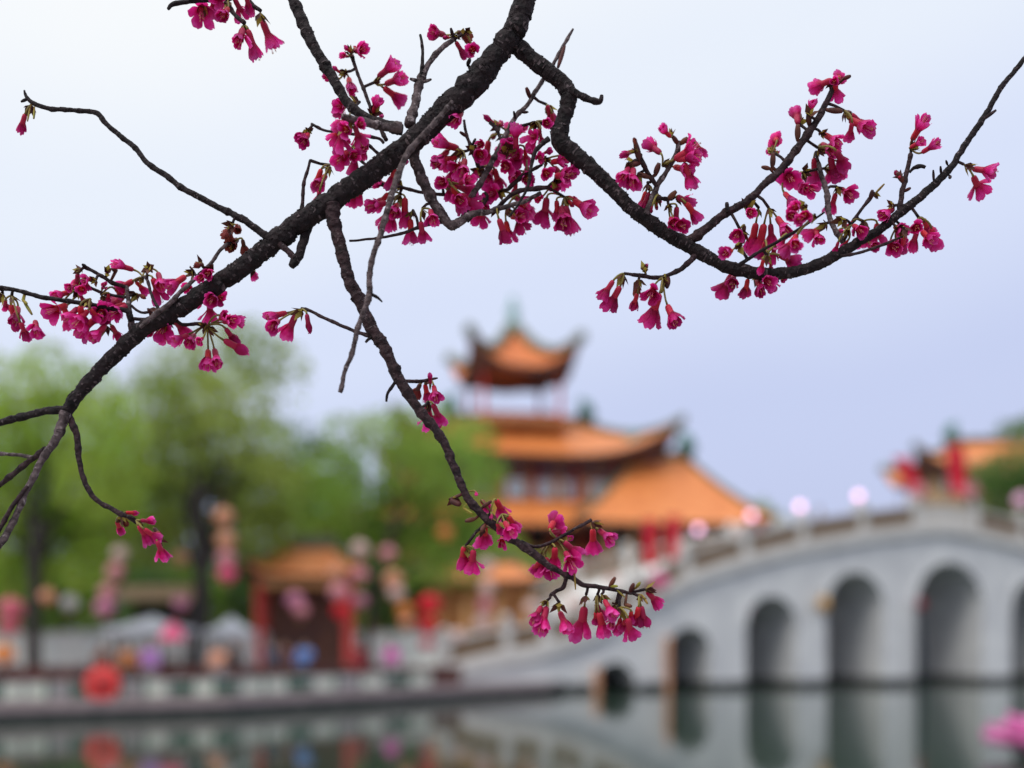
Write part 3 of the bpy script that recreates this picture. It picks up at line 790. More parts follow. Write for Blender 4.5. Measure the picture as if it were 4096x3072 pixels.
lantern_string([(895,2066,'peach',44),(903,2160,'peach',44),(905,2232,'pink',42),(909,2296,'hot',44)], 43.5, 'string of four lanterns, peach above hot pink, beside the thick black trunk')
lantern_string([(479,2213,'pale'),(461,2285,'pink',40),(430,2366,'pink',38),(418,2430,'mauve',44)], 42, 'string of four pale pink to mauve lanterns between two willow trunks')
lantern_string([(190,2385,'peach',36)], 42.5, 'single peach lantern just right of the leftmost willow trunk')
lantern_string([(280,2410,'white',40)], 44, 'single white lantern near the leftmost willow trunk')
lantern_string([(45,2435,'rose',58),(38,2506,'rose',46)], 41, 'pair of big rose red lanterns beside the leftmost willow trunk')
lantern_string([(14,2615,'orange',50)], 39, 'low orange lantern standing over the hedge beside the rose lanterns')
lantern_string([(723,2231,'peach',34)], 46, 'single small peach lantern left of the thick black trunk')
lantern_string([(723,2412,'mauve',36)], 45, 'single mauve lantern under the kiosk roof edge')
lantern_string([(1438,2195,'pale',40),(1438,2298,'pink',40),(1438,2403,'mauve',36)], 47, 'string of three lanterns fading pale to mauve, beside the leaning trunk')
lantern_string([(1342,2288,'peach',38),(1356,2366,'pink',46),(1365,2442,'red',40)], 46, 'string of three lanterns ending in red, at the right pavilion column')
lantern_string([(1552,2213,'pink',36),(1573,2318,'peach',44),(1585,2372,'pale',38)], 47, 'string of three peach-pink lanterns right of the leaning trunk')
lantern_string([(1180,2400,'mauve',42),(1205,2440,'pink',36)], 46.5, 'pair of mauve-pink lanterns inside the red-columned pavilion')
lantern_string([(1781,2131,'orange',36)], 50, 'single orange lantern high in the mid green willow')
lantern_string([(1946,2262,'pale',38),(1948,2350,'pale',36),(1942,2420,'pink',36),(1930,2490,'pale',38)], 50, 'string of four pale pink lanterns in front of the rust orange house')
lantern_string([(1718,2420,'red',54),(1713,2500,'red',46),(1709,2575,'rose',32)], 46, 'string of bright red lanterns, the biggest and reddest under the willows')
lantern_string([(1620,2440,'orange',36),(1628,2490,'peach',34)], 47, 'pair of orange lanterns left of the bright red lantern string')
lantern_string([(2640,2325,'magenta',40)], 52.5, 'magenta lantern hung low on the bridge parapet')
lantern_string([(2990,2437,'magenta',16)], 55.8, 'tiny magenta lantern on the pier between the second and third arches')
# globe lanterns on the bridge posts
for i, (x, y) in enumerate([(2793,2118),(3006,2062),(3200,2026),(3434,1984)]):
    u = bu_(x); d = bY(u)+.15; r = 15*d/F
    o = empty('globe_lantern', px(x,y,d)-Vector((0,0,r))); tag(o, ['pink globe lantern on the bridge ramp, nearest the two tall red banners', 'pink globe lantern on the bridge beside the low end of the palace wing roof', 'pink globe lantern on the bridge just uphill of the person in dark red', 'highest pink globe lantern on the bridge, beside the person in grey'][i], 'lantern', 'globe lanterns along the bridge parapet')
    l = link('globe', lantern_mesh('bridge', .98), None, o); l.location = (0,0,r); l.scale = (r,r,r)
    l.material_slots[0].link = 'OBJECT'; l.material_slots[0].material = M['globe_lamp']
    b = MB(); zb = dz(u)+1.1-o.location.z; b.lathe([(.05,zb),(.05,0.02)], 8); b.build('stand', M['dark_metal'], o)
for x, y, c, rp in [(2960,2118,'pale',26),(2735,2205,'pale',26),(2450,2320,'pale',28),(2290,2415,'pale',30),(2130,2432,'pale',34),(2025,2510,'pale',32),(1830,2545,'pale',34),(4085,1998,'bridge',30)]:
    u = bu_(x); d = bY(u)+.2; r = rp*d/F
    o = empty('paper_lantern', px(x,y,d)-Vector((0,0,r)))
    lab = 'bright pink paper lantern on the bridge right of the red banners' if x > 4000 else {2960: 'small pale paper lantern on the bridge rail by the second globe lantern', 2735: 'small pale paper lantern on the bridge rail just below the lowest globe lantern'}.get(x, 'faded pale pink paper lantern sitting on the lower bridge rail')
    tag(o, lab, 'lantern', None if x > 4000 or x in (2960, 2735) else 'pale paper lanterns on the lower bridge rail')
    l = link('shade', lantern_mesh(c), None, o); l.location = (0,0,r); l.scale = (r,r,r)
    b = MB(); zb = dz(u)+1.0-o.location.z; b.lathe([(.04,min(zb,-.05)),(.04,.02)], 8); b.build('stand', M['dark_metal'], o)

# red banners
def banner(x, yt, yb, wpx, label, pole=True, m='banner', tilt=0.0, d=None):
    if d is None: u = bu_(x); d = bY(u)+.9
    h = (yb-yt)*d/F; wd = wpx*d/F
    base = px(x, yb, d); zb = dz(bu_(x)) if abs(d-bY(bu_(x))) < 2 else base.z-.5
    o = empty('banner', (base.x, d, zb)); tag(o, label, 'banner', None)
    b = MB(); n = 10; v = []
    for i in range(n+1):
        t = i/n; zz = base.z-zb + h*t
        for s_ in (-1, 1):
            for y_ in (-.015, .015): v.append((s_*wd/2 + tilt*t, .18*math.sin(t*5+s_)*.6+y_, zz))
    f = []
    for i in range(n):
        a = i*4; f += [(a,a+4,a+6,a+2),(a+1,a+3,a+7,a+5),(a,a+1,a+5,a+4),(a+2,a+6,a+7,a+3)]
    f += [(0,2,3,1),(n*4,n*4+1,n*4+3,n*4+2)]
    b.add(v, f, 0, True); b.build('cloth', M[m], o)
    b = MB(); b.lathe([(.04,0),(.03,base.z-zb+h+.15)], 8, (-wd/2-.05+tilt*.5,.05,0)); b.build('pole', M['wood'], o)
    b = MB(); b.tube([(-wd/2-.1+tilt,.05,base.z-zb+h+.03),(wd/2+.05+tilt,.05,base.z-zb+h+.03)], .03, 6); b.build('crossbar', M['wood'], o)
banner(2602, 2080, 2265, 50, 'left one of two tall red banners on the bridge ramp before the palace', d=56)
banner(2694, 2066, 2240, 48, 'right one of two tall red banners on the bridge ramp before the palace', d=57)
banner(3668, 1832, 1962, 62, 'slanting red banner at the left end of the crown plaque', tilt=-.9)
banner(3842, 1786, 1985, 68, 'tall red banner at the right end of the crown plaque', tilt=-.35)
def bouquet(x, y, rp, label):
    u = bu_(x); d = bY(u)+.1; rnd = random.Random(int(x)); o = empty('flower_bouquet', (px(x,y,d).x, d, dz(u)+1.12)); tag(o, label, 'bouquet')
    b = MB(); c = px(x,y,d)-o.location; r = rp*d/F
    for _ in range(90):
        a = Vector((rnd.gauss(0,1),rnd.gauss(0,1),rnd.gauss(0,1))).normalized(); p = c+a*r*rnd.uniform(.6,1); s_ = a.orthogonal().normalized(); q = a.cross(s_)
        b.add([p-s_*.12,p-q*.12,p+s_*.12,p+q*.12,p+a*.08],[(0,1,4),(1,2,4),(2,3,4),(3,0,4)])
    b.build('blooms', M['lant_pink'], o)
    b = MB(); b.lathe([(.12,-.05),(.2,c.z-r*.3)], 10, (c.x,c.y,0)); b.build('basket', M['wood'], o)
bouquet(3672, 1968, 34, 'pale pink bouquet at the foot of the slanting red banner')
bouquet(3880, 1966, 36, 'pale pink bouquet at the foot of the tall crown banner')

# orange cloth columns, yellow lantern and dark post at the piers
def cloth_column(x, yt, yb, wpx, label):
    u = bu_(x); d = bY(u)-.45; o = empty('cloth_lantern_column', (xx(x,d), d, -.6)); tag(o, label, 'lantern')
    z1 = zy(yt,d)+.6; r = wpx*d/F/2; b = MB(); n = 14; prof = []
    for i in range(n+1):
        t = i/n; prof.append((r*(.82+.18*abs(math.sin(t*math.pi*5))), .5+(z1-.5)*t))
    b.lathe(prof, 12); b.build('shade', M['orange_cloth'], o)
    b = MB(); b.lathe([(.05,0),(.05,.52)], 8); b.build('post', M['dark_metal'], o)
cloth_column(2388, 2672, 2770, 30, 'short orange cloth column in the water at the smallest arch')
cloth_column(2672, 2545, 2770, 26, 'tall orange cloth column in the water at the second smallest arch')
u = bu_(3296); d = bY(u)-.5; o = empty('oval_lantern', px(3296,2372,d)); tag(o, 'oval yellow lantern hung on the bridge pier between the middle arches', 'lantern')
l = link('shade', lantern_mesh('orange', 1.35), None, o); l.location = px(3296,2415,d)-o.location; r = 24*d/F; l.scale = (r,r,r)
l.material_slots[0].link = 'OBJECT'; l.material_slots[0].material = M['lamp_yellow']
b = MB(); b.tube([(0,0,-.1),(0,.0,.12),(0,.5,.15)], .03, 6); b.build('bracket', M['dark_metal'], o)
u = bu_(3684); d = bY(u)-.8; o = empty('mooring_post', (xx(3684,d), d, -1.1)); tag(o, 'dark blue-black mooring post with red cap before the tallest arch', 'post')
b = MB(); zt_ = zy(2440,d)+1.1; b.lathe([(.20,0),(.19,zt_*.4),(.15,zt_*.75),(.12,zt_)], 10); b.build('shaft', M['dark_metal'], o)
b = MB(); b.lathe([(.14,zt_),(.24,zt_+.15),(.20,zt_+.5),(.05,zt_+.62)], 10); b.build('cap', M['c_wine'], o)

# lotus lantern floating on the lake
d = 22.0; o = empty('lotus_lantern', (xx(4215,d), d, 0.0)); tag(o, 'big pink lotus lantern floating on the lake before the bridge', 'lantern')
def petal_blade(L, W, rise, curl, n=10, m=6, th=.02):
    v, f = [], []
    for side in (0, 1):
        for i in range(n+1):
            t = i/n; wdt = W*(math.sin(math.pi*min(1,t**.75*.97+.03)))**.8
            for j in range(m+1):
                s_ = j/m*2-1
                v.append((L*t, wdt*s_, rise*t + curl*t*t + .22*W*s_*s_ - side*th))
    k = (n+1)*(m+1)
    for i in range(n):
        for j in range(m):
            a = i*(m+1)+j; f.append((a,a+m+1,a+m+2,a+1)); f.append((k+a,k+a+1,k+a+m+2,k+a+m+1))
    for i in range(n):
        a = i*(m+1); f.append((a,k+a,k+a+m+1,a+m+1)); a += m; f.append((a,a+m+1,k+a+m+1,k+a))
    return v, f
for ringn, (cnt, L, W, rise, curl, z0, ph) in enumerate([(8,1.42,.66,.28,.02,.04,.0),(8,1.20,.60,.46,.02,.08,.39),(7,.92,.55,.66,.0,.10,.1)]):
    v, f = petal_blade(L, W, rise, curl); me = MB().add(v, f, 0, True).mesh('petal'); me.materials.append(M['lotus'])
    for k in range(cnt):
        p = link('petal', me, None, o); p.location = (0,0,z0); p.rotation_euler = (0,0,math.pi+ph+2*math.pi*k/cnt)
b = MB(); b.lathe([(.3,-.08),(.42,.0),(.42,.12),(.2,.35),(.22,.5)], 16); b.build('heart', M['lamp_yellow'], o)

# red paper umbrella leaning on the fence
d = edge_d(410)+.12; o = empty('paper_umbrella', (xx(410,d), d, BANK+.06)); tag(o, 'open red paper umbrella with black hub leaning on the waterside fence', 'umbrella')
b = MB(); n = 24; rr = 72*d/F; v = [(0,0,.18)]
for j in range(1, 5):
    for k in range(n): a = 2*math.pi*k/n; v.append((rr*j/4*math.cos(a), rr*j/4*math.sin(a), .18-.18*(j/4)**1.6))
f = [(0,1+k,1+(k+1)%n) for k in range(n)]+[(1+j*n+k,1+(j+1)*n+k,1+(j+1)*n+(k+1)%n,1+j*n+(k+1)%n) for j in range(3) for k in range(n)]
b.add(v, f, 0, True); cp = b.build('canopy', M['umbrella_red'], o); cp.rotation_euler = (R(82),0,0); cp.location = (0,0,zy(2735,d)-BANK-.06)
b = MB(); b.lathe([(.15,.15),(.15,.22),(.05,.27)], 12); hb = b.build('hub', M['c_black'], cp)
for k in range(12):
    a = 2*math.pi*k/12; b = MB(); b.tube([(0,0,.10),(rr*.6*math.cos(a),rr*.6*math.sin(a),.06),(rr*math.cos(a),rr*math.sin(a),-.02)], .008, 4); b.build('rib', M['wood'], cp)
b = MB(); b.tube([(0,0,.15),(0,0,-.55)], .015, 6); b.build('handle', M['wood'], cp)
# pink parasol on its stand
d = 42.0; o = empty('parasol', (xx(690,d), d, BANK)); tag(o, 'bright pink parasol on a stand in front of the pale blue tent', 'parasol')
q = lambda y: zy(y,d)-BANK
b = MB(); n = 16; rr = 56*d/F; v = [(0,0,q(2488))]
for j in range(1, 4):
    for k in range(n): a = 2*math.pi*k/n; v.append((rr*j/3*math.cos(a), rr*j/3*math.sin(a), q(2488)-(q(2488)-q(2558))*(j/3)**1.6))
f = [(0,1+k,1+(k+1)%n) for k in range(n)]+[(1+j*n+k,1+(j+1)*n+k,1+(j+1)*n+(k+1)%n,1+j*n+(k+1)%n) for j in range(2) for k in range(n)]
b.add(v, f, 0, True); b.build('canopy', M['lant_hot'], o)
b = MB(); b.lathe([(.25,0),(.25,.08),(.03,.1),(.025,q(2482))], 10); b.build('pole', M['wood'], o)

# people behind the hedge and on the bridge
def skin_mesh(name, verts, edges, radii, m, parent, root=0, sub=1):
    me = bpy.data.meshes.new(name); me.from_pydata(verts, edges, []); me.materials.append(m)
    o = bpy.data.objects.new(name, me); COL.objects.link(o); o.parent = parent
    o.modifiers.new('skin', 'SKIN')
    sv = me.skin_vertices[0].data
    for i, r in enumerate(radii):
        sv[i].radius = (r, r) if not hasattr(r, '__len__') else r
        sv[i].use_root = (i == root)
    s_ = o.modifiers.new('sub', 'SUBSURF'); s_.levels = sub; s_.render_levels = sub
    o.modifiers['skin'].use_smooth_shade = True
    return o
def person(loc, rz, H, top, bottom, label, arm=.25, stride=.12, group=None, hold=0):
    o = empty('person', loc, rz); tag(o, label, 'person', group)
    s = H/1.70
    hipz, kneez, shz, neckz = .90*s, .48*s, 1.40*s, 1.46*s
    V, E, Rd = [], [], []
    def add(p, r, par=None):
        V.append(p); Rd.append(r*s if not hasattr(r,'__len__') else (r[0]*s, r[1]*s)); i = len(V)-1
        if par is not None: E.append((par, i))
        return i
    pel = add((0,0,hipz), (.15,.11)); wst = add((0,0,1.10*s), (.135,.10), pel); ch = add((0,.0,1.30*s), (.16,.11), wst)
    nk = add((0,-.01*s,neckz), .055, ch); hd0 = add((0,-.02*s,1.54*s), (.075,.085), nk); hd1 = add((0,-.015*s,1.63*s), (.078,.095), hd0); add((0,-.01*s,1.69*s), .05, hd1)
    add((0,-.115*s,1.575*s), .014, hd0)
    tops, legs = [], []
    for sgn in (-1, 1):
        sh = add((sgn*.18*s,0,shz-.02*s), .06, ch); fw = (hold if sgn > 0 else 0)
        el = add((sgn*(.20+arm*.25)*s,(-.02-.12*fw)*s,(1.12+.05*fw)*s), .043, sh); wr_ = add((sgn*(.21+arm*.2*(1-fw))*s,(-.06-.30*fw)*s,(.88+.36*fw)*s), .03, el)
        pm = add((sgn*(.21+arm*.2*(1-fw))*s,(-.075-.37*fw)*s,(.82+.40*fw)*s), .034, wr_)
        for fi in range(5):
            ang = (fi-2)*.018; ln = [.055,.085,.092,.085,.065][fi]
            add((V[pm][0]+sgn*(.0 if fi else -.03)*s, V[pm][1]+ang*s-.02*fw*s, V[pm][2]-(ln if fi else .03)*s*(1-.6*fw)), .0085, pm)
        tops.append((sh, el, wr_))
        hp = add((sgn*.09*s,0,hipz-.06*s), .09, pel); kn = add((sgn*.10*s,-sgn*stride*.4*s,kneez), .062, hp); an = add((sgn*.10*s,sgn*stride*.5*s,.09*s), .042, kn)
        add((sgn*.105*s,(sgn*stride*.5-.13)*s,.035*s), .034, an); legs.append((hp, kn, an))
    skin_mesh('body', V, E, Rd, M['c_skin'], o)
    # jacket
    JV, JE, JR = [V[pel], V[wst], V[ch], V[nk]], [(0,1),(1,2),(2,3)], [(.175*s,.135*s),(.165*s,.13*s),(.19*s,.14*s),.075*s]
    JV[0] = (0,0,hipz-.05*s); JV[3] = (0,0,neckz-.03*s)
    for sh, el, wr_ in tops:
        a = len(JV); JV += [V[sh], V[el], V[wr_]]; JE += [(2,a),(a,a+1),(a+1,a+2)]; JR += [.082*s,.062*s,.047*s]
    skin_mesh('jacket', JV, JE, JR, top, o)
    TV, TE, TR = [V[pel]], [], [(.165*s,.125*s)]
    for hp, kn, an in legs:
        a = len(TV); TV += [V[hp], V[kn], V[an]]; TE += [(0,a),(a,a+1),(a+1,a+2)]; TR += [.105*s,.078*s,.062*s]
    skin_mesh('trousers', TV, TE, TR, bottom, o)
    hb = MB(); hv = []
    for i in range(7):
        for k in range(12):
            th = i/6*math.pi*.58; a = 2*math.pi*k/12; rad = .106*s
            hv.append((rad*math.sin(th)*math.cos(a)*.92, rad*1.08*math.sin(th)*math.sin(a)+.012*s+(.01*s if math.sin(a) > 0 else -.0), 1.615*s+rad*1.05*math.cos(th)-(.05*s*max(0,math.sin(a))*(i/6)**2)))
    hb.add(hv, [(i*12+k,i*12+(k+1)%12,(i+1)*12+(k+1)%12,(i+1)*12+k) for i in range(6) for k in range(12)], 0, True); hb.build('hair', M['c_hair'], o)
    for sgn in (-1,1):
        sb = MB(); e = V[legs[0 if sgn < 0 else 1][2]]
        sb.lathe([(.055*s,-.075*s),(.06*s,-.03*s),(.05*s,.03*s)], 10, (e[0], e[1]-.05*s, e[2]-.01*s)); so_ = sb.build('shoe', M['c_shoe'], o)
for x, yh, off_, top, bot, rz, lab, hold in [
    (512,2588,1.35,'orange','trouser',20,'person in a rust orange jacket behind the hedge, next to one in purple',0),
    (600,2582,1.4,'purple','grey',-15,'person in a lilac purple coat behind the hedge',0),
    (408,2592,3.3,'brown','trouser',5,'person in dark brown above the red paper umbrella',0),
    (872,2592,1.6,'peach','grey',10,'person in a peach top just right of the thick black trunk',1),
    (938,2575,3.6,'black','trouser',-30,'person dressed all in black next to one in peach',0),
    (1096,2580,3.8,'navy','trouser',25,'person in a dark navy jacket below the left pavilion column',0),
    (1142,2572,4.2,'brown','black',-10,'person in a reddish brown coat next to one in navy',0),
    (1218,2566,1.5,'blue','trouser',0,'person in a bright blue jacket in front of the pavilion',1),
    (1438,2570,1.6,'wine','wine',15,'person all in dark wine red at the foot of the leaning trunk',0),
    (1566,2566,1.5,'magenta','grey',-20,'person in a vivid magenta jacket near the bright red lanterns',0)]:
    d = edge_d(x)+off_; H = zy(yh-18, d)-BANK
    person((xx(x,d), d, BANK), R(rz), max(1.5, min(1.85, H)), M['c_'+top], M['c_'+bot if 'c_'+bot in M else 'c_trouser'], lab, hold=hold)
for x, top, lab in [(3112,'wine','person in dark red crossing the bridge between two globe lanterns'),(3358,'grey','person in grey crossing the bridge near the highest globe lantern')]:
    u = bu_(x); p = bl(u, 1.6, dz(u)+.02)
    person((p.x, p.y, p.z), R(-70), 1.68, M['c_'+top], M['c_trouser'], lab)
# ================================================================== THE CHERRY TREE
D0 = 0.715
TB = Vector((1.15, 0.95, 0.7))          # trunk base on the near bank, out of frame to the right
cherry = empty('cherry_tree', TB)
tag(cherry, 'cherry tree with dark bare branches and hanging magenta bell blossoms over the lake', 'tree')
def cat_rom(P, step):
    """P: list of (Vector, r); resampled Catmull-Rom"""
    out = []
    for i in range(len(P)-1):
        p0 = P[max(i-1,0)]; p1 = P[i]; p2 = P[i+1]; p3 = P[min(i+2,len(P)-1)]
        n = max(1, int((p2[0]-p1[0]).length/step))
        for k in range(n):
            t = k/n; t2, t3 = t*t, t*t*t
            v = 0.5*((2*p1[0])+(p2[0]-p0[0])*t+(2*p0[0]-5*p1[0]+4*p2[0]-p3[0])*t2+(3*p1[0]-p0[0]-3*p2[0]+p3[0])*t3)
            out.append((v, p1[1]+(p2[1]-p1[1])*t))
    out.append(P[-1]); return out
SAMP = []       # (x, y, depth, radius_px) of every branch, for hooking flowers on
def limb(name, pts, d0, d1, m, sides=10, knob=.10, step=None, seed=0, tip=True):
    n = len(pts); P = []
    acc = [0.0]
    for i in range(1, n): acc.append(acc[-1]+math.hypot(pts[i][0]-pts[i-1][0], pts[i][1]-pts[i-1][1]))
    for (x, y, r), a in zip(pts, acc):
        d = d0+(d1-d0)*a/max(acc[-1],1e-6)
        P.append((px(x, y, d), r*d/F*.88))
    rm = sum(p[1] for p in P)/n
    Q = cat_rom(P, step or max(.0008, rm*.45))
    pts3, rad = [], []
    L = 0; rnd = random.Random(seed+int(pts[0][0]*7+pts[0][1]))
    nodes = []; s_ = rnd.uniform(.0,.012)
    tot = sum((Q[i+1][0]-Q[i][0]).length for i in range(len(Q)-1))
    while s_ < tot: nodes.append((s_, rnd.uniform(.10,.30))); s_ += rnd.uniform(.006,.018)*(1+rm*60)
    last = Q[0][0]
    for i, (p, r) in enumerate(Q):
        L += (p-last).length; last = p
        k = 1+knob*noise.noise(Vector((L*260, seed*3.1, 0)))+knob*.7*noise.noise(Vector((L*900, seed*1.7, 4)))
        for sn, am in nodes:
            k += am*(.35 if rm > .0035 else 1)*math.exp(-((L-sn)/(.0011+rm*.35))**2)
        w_ = Vector((noise.noise(Vector((L*160,seed,1))), noise.noise(Vector((L*160,seed,2))), noise.noise(Vector((L*160,seed,3)))))*rm*.22
        if i in (0, len(Q)-1): w_ *= 0
        pts3.append(p+w_); rad.append(r*k)
    b = MB(); b.tube(pts3, rad, sides)
    # surface roughness
    for i, v in enumerate(b.v):
        v = Vector(v); c = pts3[min(i//sides, len(pts3)-1)]; dr = v-c
        k = 1+.06*noise.noise(v*300)+.08*noise.noise(v*800)+.06*noise.noise(v*1900)
        b.v[i] = tuple(c+dr*k-TB)
    # raised bark flakes and lenticel bars
    nfl = int(tot*(2600 if rm > .0035 else 1300)) if rm > .0016 else 0
    for _ in range(nfl):
        i0 = rnd.randint(1, len(pts3)-3); k0 = rnd.randint(0, sides-1); span = rnd.choice([1,1,2]); up_ = rnd.uniform(1.03,1.11)
        ring = []
        for ii in (i0, i0+1):
            for kk in range(span+1):
                v = Vector(b.v[ii*sides+(k0+kk) % sides]); c = pts3[ii]-TB
                ring.append(c+(v-c)*(up_ if 0 < kk < span or span == 1 else 1.02))
        c2 = ring[0].lerp(ring[span+1], rnd.uniform(.35,.8))-ring[0]
        for kk in range(span+1): ring[span+1+kk] = ring[kk]+(ring[span+1+kk]-ring[kk])*rnd.uniform(.35,.8)
        ring = [q_+(ring[(j_+1) % len(ring)]-q_)*rnd.uniform(-.12,.38)+((pts3[i0]-TB)-q_)*rnd.uniform(-.03,.05) for j_, q_ in enumerate(ring)]
        inner = [q_+((pts3[i0]-TB)-q_)*.14 for q_ in ring]
        n_ = span+1; f_ = []
        for kk in range(span):
            f_ += [(kk,kk+1,n_+kk+1,n_+kk),(kk,2*n_+kk,2*n_+kk+1,kk+1),(n_+kk,n_+kk+1,3*n_+kk+1,3*n_+kk)]
        f_ += [(0,n_,3*n_,2*n_),(span,2*n_+span,3*n_+span,n_+span)]
        b.add(ring+inner, f_, 1 if rnd.random() < .35 else 0)
    o = b.build(name, [M[m], M['bark_flake']], cherry)
    for i, (p, r) in enumerate(Q):
        d = p.y; SAMP.append(((p.x*F/d)+2048, HY-(p.z-CH)*F/d, d, r*F/d))
    return o
